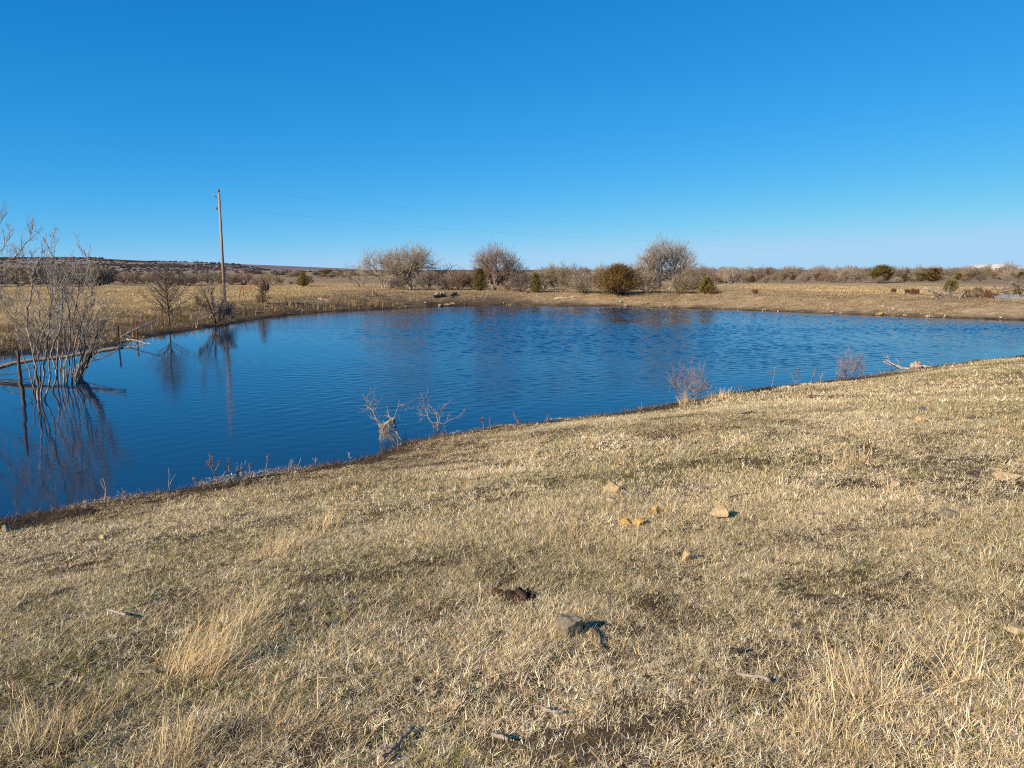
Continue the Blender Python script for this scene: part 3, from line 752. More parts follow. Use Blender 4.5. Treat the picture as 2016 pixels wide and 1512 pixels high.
put_tree(1336, 579, 56, 44, 'olive brown shrub at the foot of the tallest bare tree', 23, name='brush_thicket', cat='brush', stems=12, splay=0.6, P=BUSHY, rt=0.03, twig=twig_olive, bark=bark_dark, nf=2200, group='brush behind the far bank')
put_tree(1438, 560, 40, 42, 'dead pale tree with bare broken top among the brush right of the tallest tree', 24, stems=2, splay=0.3, P=BUSHY, rt=0.13, twig=twig_pale, bark=bark_pale, nf=500, group=G1)

for k, (px, w, h, tw, lb) in enumerate([(842, 60, 40, twig_dark, 'low dark brush under the middle of the broadest bare tree'), (790, 56, 30, twig_dark, 'low dark brush at the left foot of the broadest bare tree'), (935, 60, 44, twig_dark, 'dark brush filling the gap left of the narrow olive cedar'), (1000, 60, 42, twig_red, 'reddish brush at the right foot of the reddish tree'), (1070, 56, 44, twig_dark, 'dark brush right behind the slim yellow-green cedar'), (1128, 60, 50, twig_dark, 'dark brush between the tan upright brush and the bronze cedar'), (1250, 60, 46, twig_olive, 'tan brush just right of the bronze cedar'), (1365, 50, 34, twig_dark, 'dark brush left of the squat rounded green cedar'), (886, 50, 40, twig_grey, 'thin grey saplings rising right of the broadest bare tree')]):
    put_tree(px, 571, w, h, lb, 150 + k, name='brush_thicket', cat='brush', stems=14, splay=0.8, P=BUSHY, rt=0.035, twig=tw, bark=bark_dark, nf=2600, group='brush behind the far bank')

def put_cedar(px, py, w, h, label, seed, **kw):
    loc, W, H = tree_at(px, py, w, h)
    return cedar(kw.pop('name', 'cedar_tree'), label, kw.pop('cat', 'tree'), loc, W, H, seed, **kw)
BRONZE = [(0.24, 0.145, 0.055), (0.32, 0.185, 0.075), (0.17, 0.13, 0.045), (0.12, 0.095, 0.04), (0.38, 0.23, 0.10)]
GC = 'cedars around the pond'
put_cedar(1216, 581, 104, 58, 'big rounded bronze cedar spreading down to the grass of the far bank', 31, shape='mound', cols=BRONZE, n=9000, fl=0.34, fw=0.04, nb=260, open_=0.5, group=GC)
put_cedar(945, 574, 44, 46, 'narrow olive cedar in front of the reddish bare tree', 32, shape='plume', n=3600, fl=0.24, fw=0.04, open_=0.25, group=GC)
put_cedar(1055, 577, 32, 40, 'small slim yellow-green cedar between two brush thickets', 33, shape='plume', n=2200, fl=0.22, fw=0.04, open_=0.25, cols=[(0.22, 0.2, 0.05), (0.3, 0.25, 0.07), (0.18, 0.17, 0.05), (0.13, 0.13, 0.05), (0.3, 0.2, 0.08)], group=GC)
put_cedar(1390, 578, 36, 33, 'squat rounded green cedar alone on the bank right of the tallest bare tree', 34, shape='mound', n=4500, fl=0.2, fw=0.045, cols=[(0.17, 0.165, 0.04), (0.24, 0.21, 0.06), (0.32, 0.25, 0.08), (0.11, 0.115, 0.035), (0.27, 0.17, 0.07)], group=GC)
put_cedar(597, 564, 30, 28, 'conical olive cedar standing alone on the brown plain right of the utility pole', 35, n=3500, fl=0.22, fw=0.06, group=GC)
put_cedar(645, 547, 24, 15, 'rounded dark cedar far out on the plain', 36, shape='ball', n=2500, fl=0.4, fw=0.12, group=GC)
put_cedar(1735, 555, 44, 29, 'widest dark green cedar at the front of the distant treeline', 37, shape='ball', n=5000, fl=0.4, fw=0.11, group=GC)
put_cedar(1870, 578, 30, 26, 'bright green cedar bush rising out of the brush pile', 38, shape='ball', n=3500, fl=0.14, fw=0.04, cols=[(0.2, 0.2, 0.05), (0.27, 0.25, 0.07), (0.32, 0.27, 0.08), (0.13, 0.14, 0.04), (0.27, 0.19, 0.07)], group=GC)
put_cedar(517, 598, 38, 44, 'small rusty half-dead cedar with tiered branches at the muddy shore', 39, shape='tier', n=1700, fl=0.13, fw=0.035, nb=70, open_=0.45, cols=[(0.28, 0.16, 0.09), (0.36, 0.22, 0.13), (0.2, 0.15, 0.08), (0.14, 0.11, 0.06), (0.4, 0.28, 0.16)], group=GC)

# --- trees at the left shore
def conical(loc, W, H, seed, label):
    rng = np.random.default_rng(seed); T, C, ends = MB(), MB(), []
    pts, _ = wander(rng, np.array([0, 0, -0.1]), np.array([0, 0, 1.0]), H, 8, 0.02, 0.02)
    T.tube(pts, np.linspace(0.04, 0.006, 9), 6)
    P = dict(max=2, kids=[0, 11, 0], t0=[0, 0.15, 0], ang=[0, 0.62, 0], ratio=[0, 0.30, 0], amp=[0, 0.05, 0.12], up=[0, 0.02, 0.03], thin=0.5, rmin=0.006, cone=0.6)
    for b in range(80):
        u = 0.12 + 0.86 * (b + rng.random()) / 80
        ln = W * 0.56 * (1.02 - u) ** 0.75 * (0.7 + 0.5 * rng.random())
        az = b * 2.4 + rng.normal(0, 0.3); a = 1.05 - 0.30 * u + rng.normal(0, 0.08)
        d = np.array([math.sin(a) * math.cos(az), math.sin(a) * math.sin(az), math.cos(a)])
        branch(T, C, rng, np.array([pts[0][0], 0, u * H]), d, ln, 0.016, 1, P, ends)
    fuzz(C, rng, ends, 700, 0.16, 0.010)
    t = thing('bare_tree', label, 'tree', loc, 'bare trees at the left shore')
    T.build('trunk', bark_dark, t); C.build('crown', twig_dark, t, smooth=False)
x, y, z = hit(334, 640)
conical((x, y, z), px_size(140, y), px_size(120, y), 41, 'cone-shaped bare tree with straight rising branches at the left shore')
x, y, z = hit(436, 634)
bare_tree('brush_thicket', 'dark low brush around the foot of the utility pole', 'brush', (x, y, z), px_size(84, y), px_size(44, y), 43, stems=14, splay=0.9, P=BUSHY, rt=0.02, bark=bark_dark, twig=twig_grey, nf=400, fl=0.2, fw=0.012)
# --- flooded willow clumps
def stem_px(pts, Y, dY):
    n = len(pts)
    return np.array([at_depth(px, py, Y + dY * k / (n - 1)) for k, (px, py) in enumerate(pts)])
def resample(p, n):
    p = np.asarray(p); t = np.linspace(0, len(p) - 1, n); i = np.minimum(t.astype(int), len(p) - 2); f = (t - i)[:, None]
    pm = np.vstack([2 * p[0] - p[1], p, 2 * p[-1] - p[-2]])
    a, b, c_, d = pm[i], pm[i + 1], pm[i + 2], pm[i + 3]
    return 0.5 * ((2 * b) + (-a + c_) * f + (2 * a - 5 * b + 4 * c_ - d) * f ** 2 + (-a + 3 * b - 3 * c_ + d) * f ** 3)
TW = dict(max=3, kids=[0, 5, 4], t0=[0, 0.15, 0.15], ang=[0, 0.45, 0.55], ratio=[0, 0.55, 0.5], amp=[0, 0.10, 0.13, 0.16], up=[0, 0.08, 0.06, 0.05], thin=0.6, rmin=0.0035)
def willow(label, origin_px, stems, seed, twig, bark, ntw=11, Y=None, z0=0.0, name='willow_clump', group='flooded willow clumps', rmin=0.0035, lo=0.30, fz=45):
    rng = np.random.default_rng(seed)
    ox, oy = on_plane(*origin_px) if Y is None else (at_depth(origin_px[0], 600, Y).x, Y)
    T, C, ends = MB(), MB(), []
    for pts, r0, dY in stems:
        base_y = on_plane(pts[0][0], min(pts[0][1], 800))[1] if Y is None else Y
        P3 = resample(stem_px(pts, base_y, dY), 3 * len(pts)) - np.array([ox, oy, z0])
        if Y is None: P3[0][2] = min(P3[0][2], -0.15)
        P3[1:-1] += rng.normal(0, 0.016, (len(P3) - 2, 3))
        m = len(P3)
        T.tube(P3, np.maximum(0.8 * r0 * (1 - 0.8 * np.linspace(0, 1, m)) * (1 + rng.normal(0, 0.12, m)), 0.005), 7)
        for b in range(ntw):
            t = lo + (0.98 - lo) * rng.random(); i = min(int(t * (m - 1)), m - 2)
            dd = P3[i + 1] - P3[i]; dd /= np.linalg.norm(dd)
            d = side_dir(rng, dd, 0.30 + 0.5 * rng.random(), rng.random() * 6.28) + np.array([0, 0, 0.45])
            branch(C, C, rng, P3[i], d, (0.40 + 0.65 * rng.random()) * (1.15 - 0.6 * t), max(r0 * 0.26, rmin), 1, dict(TW, rmin=rmin), ends)
    fuzz(C, rng, ends, fz * len(stems), 0.24, rmin * 1.4, 0.55)
    t = thing(name, label, 'tree', (ox, oy, z0), group)
    T.build('trunk', bark, t); C.build('crown', twig, t, smooth=False)
willow('pale twisted flooded willow with the thickest stems, next to the dark leaning post', (78, 785), [
    ([(76, 788), (73, 745), (67, 705), (58, 662), (53, 628), (59, 592), (63, 560), (68, 530), (76, 515)], 0.038, 0.5),
    ([(81, 788), (84, 742), (90, 702), (97, 655), (99, 612), (94, 570), (86, 535), (90, 525)], 0.030, -0.4),
    ([(63, 770), (71, 715), (84, 665), (106, 610), (124, 565), (140, 540)], 0.024, -0.8),
    ([(84, 788), (98, 748), (94, 700), (82, 640), (76, 590), (60, 545), (40, 520)], 0.028, 0.9),
    ([(100, 770), (112, 735), (103, 690), (118, 640), (122, 590), (119, 540), (103, 500), (86, 474)], 0.030, 0.7),
    ([(70, 780), (60, 735), (42, 690), (28, 640), (10, 600), (0, 570)], 0.022, 0.6),
    ([(74, 784), (80, 730), (72, 680), (90, 630), (110, 590)], 0.020, -0.9)], 51, twig_willow, bark_willow, 9)
willow('middle flooded willow of many thin upright grey stems', (122, 757), [
    ([(114, 757), (112, 715), (116, 665), (112, 610), (100, 560), (104, 520)], 0.030, 0.5),
    ([(119, 758), (121, 715), (126, 665), (120, 610), (124, 565), (132, 530)], 0.026, -0.3),
    ([(124, 759), (129, 710), (128, 660), (137, 610), (146, 570), (150, 540)], 0.028, 0.8),
    ([(129, 758), (133, 710), (139, 665), (136, 615), (128, 575), (138, 545)], 0.024, -0.7),
    ([(133, 757), (137, 720), (133, 670), (146, 620), (160, 580), (166, 555)], 0.024, 0.2),
    ([(126, 758), (122, 720), (112, 690), (100, 650), (88, 620), (70, 590)], 0.020, 1.1)], 52, twig_willow, bark_willow, 9)
willow('right-hand flooded willow fanning out over the broken leaning stump', (150, 755), [
    ([(148, 755), (155, 722), (160, 690), (157, 655), (170, 610), (183, 570), (190, 545)], 0.034, 0.4),
    ([(152, 756), (160, 725), (166, 680), (160, 640), (152, 600), (158, 560), (165, 535)], 0.030, -0.6),
    ([(156, 754), (170, 725), (185, 700), (196, 680), (205, 665)], 0.020, -0.4),
    ([(143, 752), (140, 715), (150, 670), (164, 630), (182, 590), (183, 545), (174, 515), (160, 490)], 0.028, 0.9),
    ([(146, 754), (152, 700), (168, 655), (192, 625), (212, 600)], 0.020, 1.3),
    ([(154, 754), (172, 712), (186, 670), (205, 640), (226, 622)], 0.018, -0.5),
    ([(140, 756), (148, 705), (142, 650), (150, 600), (160, 560)], 0.022, -1.0)], 53, twig_willow, bark_willow, 9)

x, y, z = hit(424, 639)
willow('leaning thin bare tree with dark stems on the left shore beside the utility pole', (424, 639), [
    ([(428, 641), (418, 615), (404, 582), (392, 555), (384, 532)], 0.05, 0.4),
    ([(424, 641), (420, 605), (416, 570), (424, 540)], 0.035, -0.5),
    ([(430, 641), (434, 610), (440, 580), (436, 552)], 0.03, 0.6),
    ([(426, 641), (412, 620), (398, 605), (388, 596)], 0.025, -0.4),
    ([(430, 641), (442, 622), (456, 606)], 0.022, 0.3)], 42, twig_dark, bark_dark, 16, Y=y, z0=z, name='bare_tree', group='bare trees at the left shore', rmin=0.006, lo=0.15)
willow('bare tree reaching in from the left edge with curved branches against the sky', (-66, 735), [
    ([(-70, 745), (-62, 660), (-46, 592), (-24, 552), (5, 523), (30, 504), (50, 481), (63, 460), (64, 438)], 0.034, 0.5),
    ([(-70, 745), (-64, 650), (-52, 570), (-34, 522), (-8, 500), (12, 479), (26, 456)], 0.028, -0.3),
    ([(-62, 660), (-42, 602), (-14, 560), (20, 521), (50, 503), (80, 486)], 0.020, -0.6),
    ([(-66, 700), (-40, 642), (-10, 616), (16, 600), (40, 582)], 0.018, 0.2),
    ([(-52, 572), (-34, 505), (-20, 462), (0, 440), (6, 420)], 0.020, 0.3),
    ([(-46, 592), (-20, 580), (4, 570), (26, 556)], 0.014, -0.4)], 44, twig_willow, bark_willow, 9, Y=on_plane(-60, 735)[1], name='bare_tree', group='bare trees at the left shore', rmin=0.0028, lo=0.35, fz=8)

# --- distant brush and trees: a few of each kind, copied
far_protos = []
rngf = np.random.default_rng(77)
for k, (tw, bk, st, sp, Pq) in enumerate([(twig_grey, bark_grey, 3, 0.5, SPREAD), (twig_olive, bark_grey, 9, 0.6, BUSHY), (twig_grey, bark_dark, 12, 0.7, BUSHY), (twig_pale, bark_pale, 2, 0.4, SPREAD), (twig_dark, bark_dark, 12, 0.65, BUSHY), (twig_red, bark_grey, 10, 0.6, BUSHY)]):
    far_protos.append(bare_tree('bare_tree' if Pq is SPREAD else 'brush_thicket', 'bare grey tree in the distant treeline', 'tree' if Pq is SPREAD else 'brush', (0, 0, -50), 5.4, 4.2, 60 + k, stems=st, splay=sp, P=dict(Pq, max=3, rmin=0.02), rt=0.10, bark=bk, twig=tw, nf=2600, fl=0.55, fw=0.05))
cedar_far = [cedar('cedar_tree', 'dark cedar in the distant treeline', 'tree', (0, 0, -50), 4.0, 3.4, 70 + k, shape=sh, n=2600, fl=0.4, fw=0.13, nb=110, cols=GREENS if k < 2 else BRONZE) for k, sh in enumerate(['cone', 'ball', 'ball'])]
used = set()
def far_copy(src, label, px, py, hpx, group, wide=1.0, base_h=4.2):
    x, y, z = hit(px, py)
    s = px_size(hpx, y) / base_h
    rz = rngf.random() * 6.28
    if src.name not in used:
        used.add(src.name); src.location = (x, y, z - 0.05); src.rotation_euler = (0, 0, rz); src.scale = (s * wide, s * wide, s)
        src['label'] = label; src['group'] = group
        return src
    return copy_tree(src, label, (x, y, z - 0.05), rz, (s * wide, s * wide, s), group)
GR = 'bare trees and brush of the distant treeline on the right'
LR = 'leafless grey-brown tree or brush in the long distant treeline right of the tallest bare tree'
for k in range(26):      # front row
    px = 1385 + 640 * (k + rngf.random()) / 26
    far_copy(far_protos[rngf.choice([1, 2, 4, 5, 0])], LR, px, 555.5 + rngf.normal(0, 1) - 3 * (px > 1800), 17 + 12 * rngf.random() if px < 1720 else 9 + 7 * rngf.random(), GR, 1.0 + 0.5 * rngf.random())
for k in range(34):      # behind it
    px = 1370 + 680 * (k + rngf.random()) / 34
    far_copy(far_protos[rngf.choice([0, 1, 2, 3, 5])], LR, px, 547 + rngf.normal(0, 1.2), 19 + 8 * rngf.random(), GR, 1.1 + 0.5 * rngf.random())
for k in range(44):      # skyline
    px = 1060 + 990 * (k + rngf.random()) / 44
    far_copy(far_protos[rngf.choice([0, 1, 2, 3, 4])], LR, px, 541 + rngf.normal(0, 0.6), 14 + 6 * rngf.random(), GR, 1.2 + 0.6 * rngf.random())
LC = 'dark olive cedar in the distant treeline right of the tallest bare tree'
for k, (px, py, h) in enumerate([(1780, 554, 16), (1812, 554, 18), (1836, 554, 26), (1888, 551, 14), (1905, 551, 12), (1960, 549, 10), (2010, 549, 14), (1560, 551, 10), (1612, 553, 14), (1480, 556, 14), (1420, 557, 13), (1940, 540, 14), (1668, 545, 14), (1502, 546, 13)]):
    far_copy(cedar_far[k % 3], LC, px, py, h, 'cedars of the distant treeline', 1.1 + 0.4 * rngf.random(), 3.4)
GL = 'brush along the back of the golden field on the left'
LL = 'dark leafless brush along the back edge of the golden field'
for k in range(22):
    px = -120 + 340 * (k + rngf.random()) / 22
    far_copy(far_protos[rngf.choice([1, 2, 4, 4])], LL, px, 562 + rngf.normal(0, 1.5) - 4 * (k % 2), 40 + 10 * rngf.random(), GL, 1.0 + 0.5 * rngf.random())
LM = 'olive-grey leafless brush out on the plain behind the utility pole'
for k in range(16):
    px = 235 + 320 * (k + rngf.random()) / 16
    far_copy(far_protos[rngf.choice([1, 1, 2, 5])], LM, px, 560 + rngf.normal(0, 1.5), 22 + 8 * rngf.random(), 'brush on the plain behind the pole', 1.1 + 0.5 * rngf.random())
for k in range(14):
    px = 560 + 130 * rngf.random()
    far_copy(far_protos[rngf.choice([1, 2, 5])], 'small low brush dotted over the open brown plain', px, 540 + 24 * rngf.random() ** 1.5, 8 + 7 * rngf.random(), 'low brush dotted over the open plain', 1.2 + 0.5 * rngf.random())
far_copy(far_protos[0], 'rounded grey bare tree rising highest on the skyline beside the white house', 1986, 545, 32, GR, 1.0)
far_copy(far_protos[3], 'thin upright bare tree standing in front of the white house', 1944, 542, 24, GR, 0.8)

# far scrub: one mass of shrubs over the hill and the plain
def scrub_proto(seed, cols):
    rng = np.random.default_rng(seed); np.random.seed(seed); mb = MB(); n = 500
    d = rng.normal(0, 1, (n, 3)); d[:, 2] = abs(d[:, 2]); d /= np.linalg.norm(d, axis=1, keepdims=True)
    c_ = d * (rng.random(n) ** 0.5)[:, None] * np.array([1.0, 1.0, 0.8])
    ribbons(mb, c_, np.arctan2(d[:, 1], d[:, 0]), np.arcsin(d[:, 2]), np.full(n, 0.45), np.full(n, 0.10), rng.normal(0, 0.3, n), pick(rng, cols, [1] * len(cols), n), 1)
    o = mb.build('scrub_shrub', leaf_m, link=False, smooth=False); PROTO.objects.link(o); return o
sp = [scrub_proto(81, [(0.125, 0.108, 0.112), (0.175, 0.148, 0.145)]), scrub_proto(82, [(0.14, 0.12, 0.112), (0.19, 0.16, 0.14)]), scrub_proto(83, [(0.10, 0.09, 0.085), (0.14, 0.12, 0.105)])]
rng = np.random.default_rng(84)
n = 11000
k = rng.integers(2, 26, n); col_i = rng.integers(0, 239, n); fx = rng.random(n)[:, None]
Q = H[k, col_i] * (1 - fx) + H[k, col_i + 1] * fx
den = fbm(Q[:, 0] * 0.004, Q[:, 2] * 0.22, 85, 3) + 0.3 * fbm(Q[:, 0] * 0.02, Q[:, 1] * 0.02, 86, 3)
keep = (den > -0.12) & (Q[:, 2] > 2.0)
Q = Q[keep]
o = scatter('hillside_scrub', 'dark leafless scrub covering the far hill', sp, Q[:, 0], Q[:, 1], Q[:, 2] - 0.3, 1.4 + 2.0 * rng.random(len(Q)), 86, tilt=False)
o['category'] = 'scrub'
X, Y, rng = sector(260, 1500, 0.0016, 87)
den = fbm(X * 0.01, Y * 0.004, 88, 3)
k = (den > 0.02) | (rng.random(len(X)) < 0.10)
X, Y = X[k], Y[k]
o = scatter('plain_scrub', 'low scrub scattered over the far plain', sp, X, Y, ground(X, Y) - 0.1, 0.9 + 1.1 * rng.random(len(X)), 89, tilt=False)
o['category'] = 'scrub'

# ================================================================== UTILITY POLE AND WIRES
wood_pole = surf_mat('pole_wood', [(0.3, (0.22, 0.15, 0.10)), (0.6, (0.36, 0.27, 0.20)), (0.8, (0.45, 0.37, 0.30))], 3, 0.9, 0.4, 0.01, (6, 6, 0.4))
steel = surf_mat('dull_steel', [(0.3, (0.25, 0.25, 0.26)), (0.7, (0.42, 0.42, 0.43))], 20, 0.6, 0)
ceramic = surf_mat('ceramic', [(0.3, (0.12, 0.07, 0.05)), (0.7, (0.2, 0.12, 0.09))], 20, 0.3, 0)
x, y, z = hit(443, 601)
PH = px_size(213, y)
pole = thing('utility_pole', 'tall single wooden utility pole without crossarm at the left shore', 'utility pole', (x, y, z))
mb = MB(); mb.tube([(0, 0, -0.5), (0, 0, PH * 0.5), (0, 0, PH)], [0.105, 0.09, 0.075], 14); mb.build('pole', wood_pole, pole)
mb = MB(); mb.tube([(0.0, 0, PH - 0.3), (0, 0, PH + 0.14)], [0.03, 0.03], 6); mb.tube([(0, 0, PH + 0.1), (0, 0, PH + 0.16), (0, 0, PH + 0.22), (0, 0, PH + 0.30)], [0.04, 0.08, 0.06, 0.03], 10); mb.build('insulator', ceramic, pole)
mb = MB(); mb.tube([(-0.10, -0.02, PH - 0.25), (-0.38, -0.05, PH - 0.16), (-0.40, -0.05, PH - 0.04)], [0.03, 0.03, 0.045], 6); mb.build('bracket', steel, pole)
mb = MB(); mb.tube([(-0.13, -0.02, PH - 1.05), (-0.20, -0.03, PH - 1.0), (-0.20, -0.03, PH - 0.88)], [0.05, 0.06, 0.05], 8); mb.build('spool_insulator', ceramic, pole)
for nm, lb, za, ends_ in (('power_line', 'upper thin power line running right from the pole top', PH + 0.28, 4.2), ('power_line', 'lower thin power line strung below the pole top', PH - 0.95, 3.15)):
    a = np.array([x, y, z + za]); b = np.array([x + 230, y + 195, z + za + 0.5])
    e = at_depth(1500 if ends_ > 4 else 1310, 460 if ends_ > 4 else 475, 104 if ends_ > 4 else 95)
    hz = e - Vector((x, y, z + za))
    pts = []
    for t in np.linspace(0, 1.6, 33):
        f = t % 1.0 if t < 3 else 1.0
        pts.append((x + hz.x * t, y + hz.y * t, z + za + hz.z * min(t, 1.0) * (1 if t < 1 else 1) + (-1.0) * 4 * 0.35 * f * (1 - f) * (0 if t == 0 else 1)))
    mb = MB(); mb.tube(pts, 0.0035, 4)
    tag(mb.build(nm, steel), lb, 'wire', 'power lines')

# ================================================================== FENCE POSTS
rust = surf_mat('rusty_steel', [(0.3, (0.22, 0.075, 0.03)), (0.6, (0.42, 0.16, 0.065)), (0.8, (0.5, 0.22, 0.10))], 12, 0.8, 0.3, 0.004)
rust_dark = surf_mat('dark_steel', [(0.3, (0.06, 0.04, 0.03)), (0.7, (0.15, 0.09, 0.06))], 12, 0.8, 0.3, 0.004)
def tpost(px, py, hpx, label, mat, lean=0.0, wpx=None, in_water=False):
    if in_water: x, y = on_plane(px, py); z = -0.1
    else: x, y, z = hit(px, py)
    h = px_size(hpx, y)
    w = px_size(wpx, y) if wpx else 0.045
    mb = MB()
    def bar(x0, x1, y0, y1, z0, z1):
        v = [(x0, y0, z0), (x1, y0, z0), (x1, y1, z0), (x0, y1, z0), (x0, y0, z1), (x1, y0, z1), (x1, y1, z1), (x0, y1, z1)]
        mb.add(v, [[(3, 2, 1, 0)], [(4, 5, 6, 7)], [(0, 1, 5, 4)], [(1, 2, 6, 5)], [(2, 3, 7, 6)], [(3, 0, 4, 7)]])
    bar(-w / 2, w / 2, -0.006, 0.0, -0.3, h)
    bar(-0.004, 0.004, -w * 0.8, -0.006, -0.3, h - 0.005)
    for k in range(int(h / 0.09)): bar(-0.010, 0.010, 0.0, 0.010, 0.1 + k * 0.09, 0.125 + k * 0.09)
    o = mb.build('fence_post', mat, loc=(x, y, z), smooth=False); o.rotation_euler = (0, lean, 0.4)
    return tag(o, label, 'fence post', 'steel fence posts at the left shore')
tpost(270, 668, 34, 'bright orange rusty steel fence post standing at the water beside the fallen pole', rust, 0.02, 3.4)
tpost(234, 682, 46, 'dark thin steel fence post standing in the water by the end of the fallen log', rust_dark, 0.03, 3.0, True)
tpost(470, 589, 24, 'leaning rusty fence post nearest the right of the utility pole', rust, 0.25, 1.4)
tpost(471 + 8, 584, 22, 'upright rusty fence post, second right of the utility pole', rust, 0.0, 1.4)
tpost(484, 580, 18, 'rusty fence post in the golden grass, third right of the utility pole', rust, 0.05, 1.3)
tpost(494, 575, 18, 'rusty fence post farthest from the utility pole, nearest the dark snag', rust, 0.0, 1.3)
tpost(318, 623, 20, 'short orange rusty post in the weeds below the cone-shaped tree', rust, 0.1, 3.0)

# ================================================================== DEAD WOOD AT THE LEFT SHORE
def dead(name, label, cat, anchor, pieces, mat, seed, twigs=0, tl=0.5, group=None, tmat=None):
    """Dead wood out of bent round pieces: (pixels, depth, change of depth, radii)."""
    rng = np.random.default_rng(seed)
    a = np.array(anchor, float); mb = MB(); C = MB(); ends = []
    for pts, Y, dY, r0, r1 in pieces:
        p = resample(stem_px(pts, Y, dY), 3 * len(pts)) - a
        p[1:-1] += rng.normal(0, r0 * 0.18, (len(p) - 2, 3))
        m_ = len(p); rr = (r0 + (r1 - r0) * np.linspace(0, 1, m_)) * (1 + rng.normal(0, 0.08, m_))
        mb.tube(p, rr, 7)
        for b in range(twigs):
            t = 0.15 + 0.83 * rng.random(); i = min(int(t * (m_ - 1)), m_ - 2)
            dd = p[i + 1] - p[i]; dd /= np.linalg.norm(dd) + 1e-9
            branch(mb, mb, rng, p[i], side_dir(rng, dd, 0.5 + 0.5 * rng.random(), rng.random() * 6.28), tl * (0.4 + 0.8 * rng.random()), max(r1 * 0.5, 0.003), 2, dict(TW, kids=[0, 0, 3], max=3, rmin=0.003), ends)
    o = mb.build(name, mat, loc=anchor)
    return tag(o, label, cat, group)
def wp(px, py): 
    q = on_plane(px, py); return (q[0], q[1], 0.0)
Yw = on_plane(150, 745)[1]
dead('fallen_log', 'long grey fallen log lying across the flooded willows', 'log', wp(120, 735), [([(-40, 735), (0, 722), (58, 710), (120, 703), (180, 694), (243, 684)], Yw + 0.3, 1.6, 0.06, 0.05), ([(150, 720), (200, 705), (232, 690)], Yw + 1.0, 0.6, 0.02, 0.012)], bark_grey, 61, 3, 0.4)
dead('broken_stump', 'dark broken stump leaning out of the water under the fallen log', 'stump', wp(152, 752), [([(148, 760), (158, 730), (170, 708), (180, 688), (188, 664), (190, 640)], Yw + 0.2, 0.8, 0.15, 0.035), ([(176, 696), (186, 684), (194, 672)], Yw + 0.6, 0.2, 0.05, 0.03)], bark_dark, 62, 1, 0.3)
dead('wooden_post', 'dark rotten wooden post leaning in the water left of the willows', 'post', wp(46, 800), [([(47, 806), (43, 770), (38, 730), (33, 690)], on_plane(46, 797)[1], 0.2, 0.047, 0.036)], bark_dark, 63)
dead('dead_branch', 'tangle of dead twigs floating by the left edge behind the dark post', 'branch', wp(20, 750), [([(-60, 775), (-10, 756), (40, 748), (95, 742)], on_plane(20, 755)[1], 0.4, 0.02, 0.008), ([(-60, 745), (0, 748), (60, 757)], on_plane(20, 755)[1] + 0.5, -0.4, 0.016, 0.006), ([(-50, 730), (10, 738), (70, 722)], on_plane(20, 745)[1], 0.5, 0.016, 0.007)], bark_dark, 64, 10, 0.7)
dead('dead_branch', 'bare forked branch stuck in the water beside the dark post', 'branch', wp(52, 790), [([(22, 772), (45, 776), (64, 787)], on_plane(52, 790)[1], 0.1, 0.012, 0.008), ([(64, 787), (55, 798)], on_plane(60, 792)[1], 0.0, 0.010, 0.008)], bark_dark, 65)
dead('fallen_pole', 'thin grey pole slanting up from the water behind the orange post', 'log', wp(228, 690), [([(222, 673), (262, 651), (300, 634), (314, 626)], on_plane(222, 673)[1], 2.5, 0.038, 0.016)], bark_pale, 66, 3, 0.5)
dead('dead_branch', 'bleached white branch half sunk beside the orange post', 'branch', wp(285, 676), [([(248, 668), (268, 670), (284, 675), (298, 677)], on_plane(285, 676)[1] + 0.2, -0.3, 0.035, 0.02)], bark_pale, 67, 1, 0.4)

# snag by the golden field
x, y, z = hit(519, 574)
sn = thing('dead_snag', 'dark burnt-looking stump with a pale broken spike behind the small rusty cedar', 'stump', (x, y, z))
def blob(mb, rng, c, r, sx, sy, sz, rough=0.25, seg=14):
    th = np.linspace(0, math.pi, seg // 2 + 1); ph = np.arange(seg) * 2 * math.pi / seg
    vv = []
    for t in th:
        for p in ph:
            d = np.array([math.sin(t) * math.cos(p), math.sin(t) * math.sin(p), math.cos(t)])
            rr = r * (1 + rough * float(fbm(np.array(d[0] * 3.3 + d[2] + 5 + c[0]), np.array(d[1] * 3.3 + d[2] * 2.3 + c[1]), int(rng), 4)))
            vv.append(np.array(c) + d * rr * np.array([sx, sy, sz]))
    q = []
    for i in range(seg // 2):
        for j in range(seg): q.append((i * seg + j, (i + 1) * seg + j, (i + 1) * seg + (j + 1) % seg, i * seg + (j + 1) % seg))
    mb.add(np.array(vv), [np.array(q)])
mb = MB(); w_ = px_size(6, y)
for k in range(9):
    a = k * 0.7; mb.tube([(0.15 + w_ * 0.75 * math.cos(a), w_ * 0.75 * math.sin(a), -0.1), (0.15 + w_ * math.cos(a), w_ * math.sin(a), w_ * 1.6), (0.15 + w_ * 0.8 * math.cos(a), w_ * 0.8 * math.sin(a), w_ * (2.6 + 1.0 * math.sin(k * 2.3)))], [w_ * 0.45, w_ * 0.5, w_ * 0.22], 6)
mb.build('stump', bark_dark, sn)
mb = MB(); mb.tube([(-0.15, 0, 0), (-0.22, 0, px_size(16, y)), (-0.28, 0, px_size(27, y))], [0.12, 0.09, 0.02], 7); mb.build('spike', bark_grey, sn)

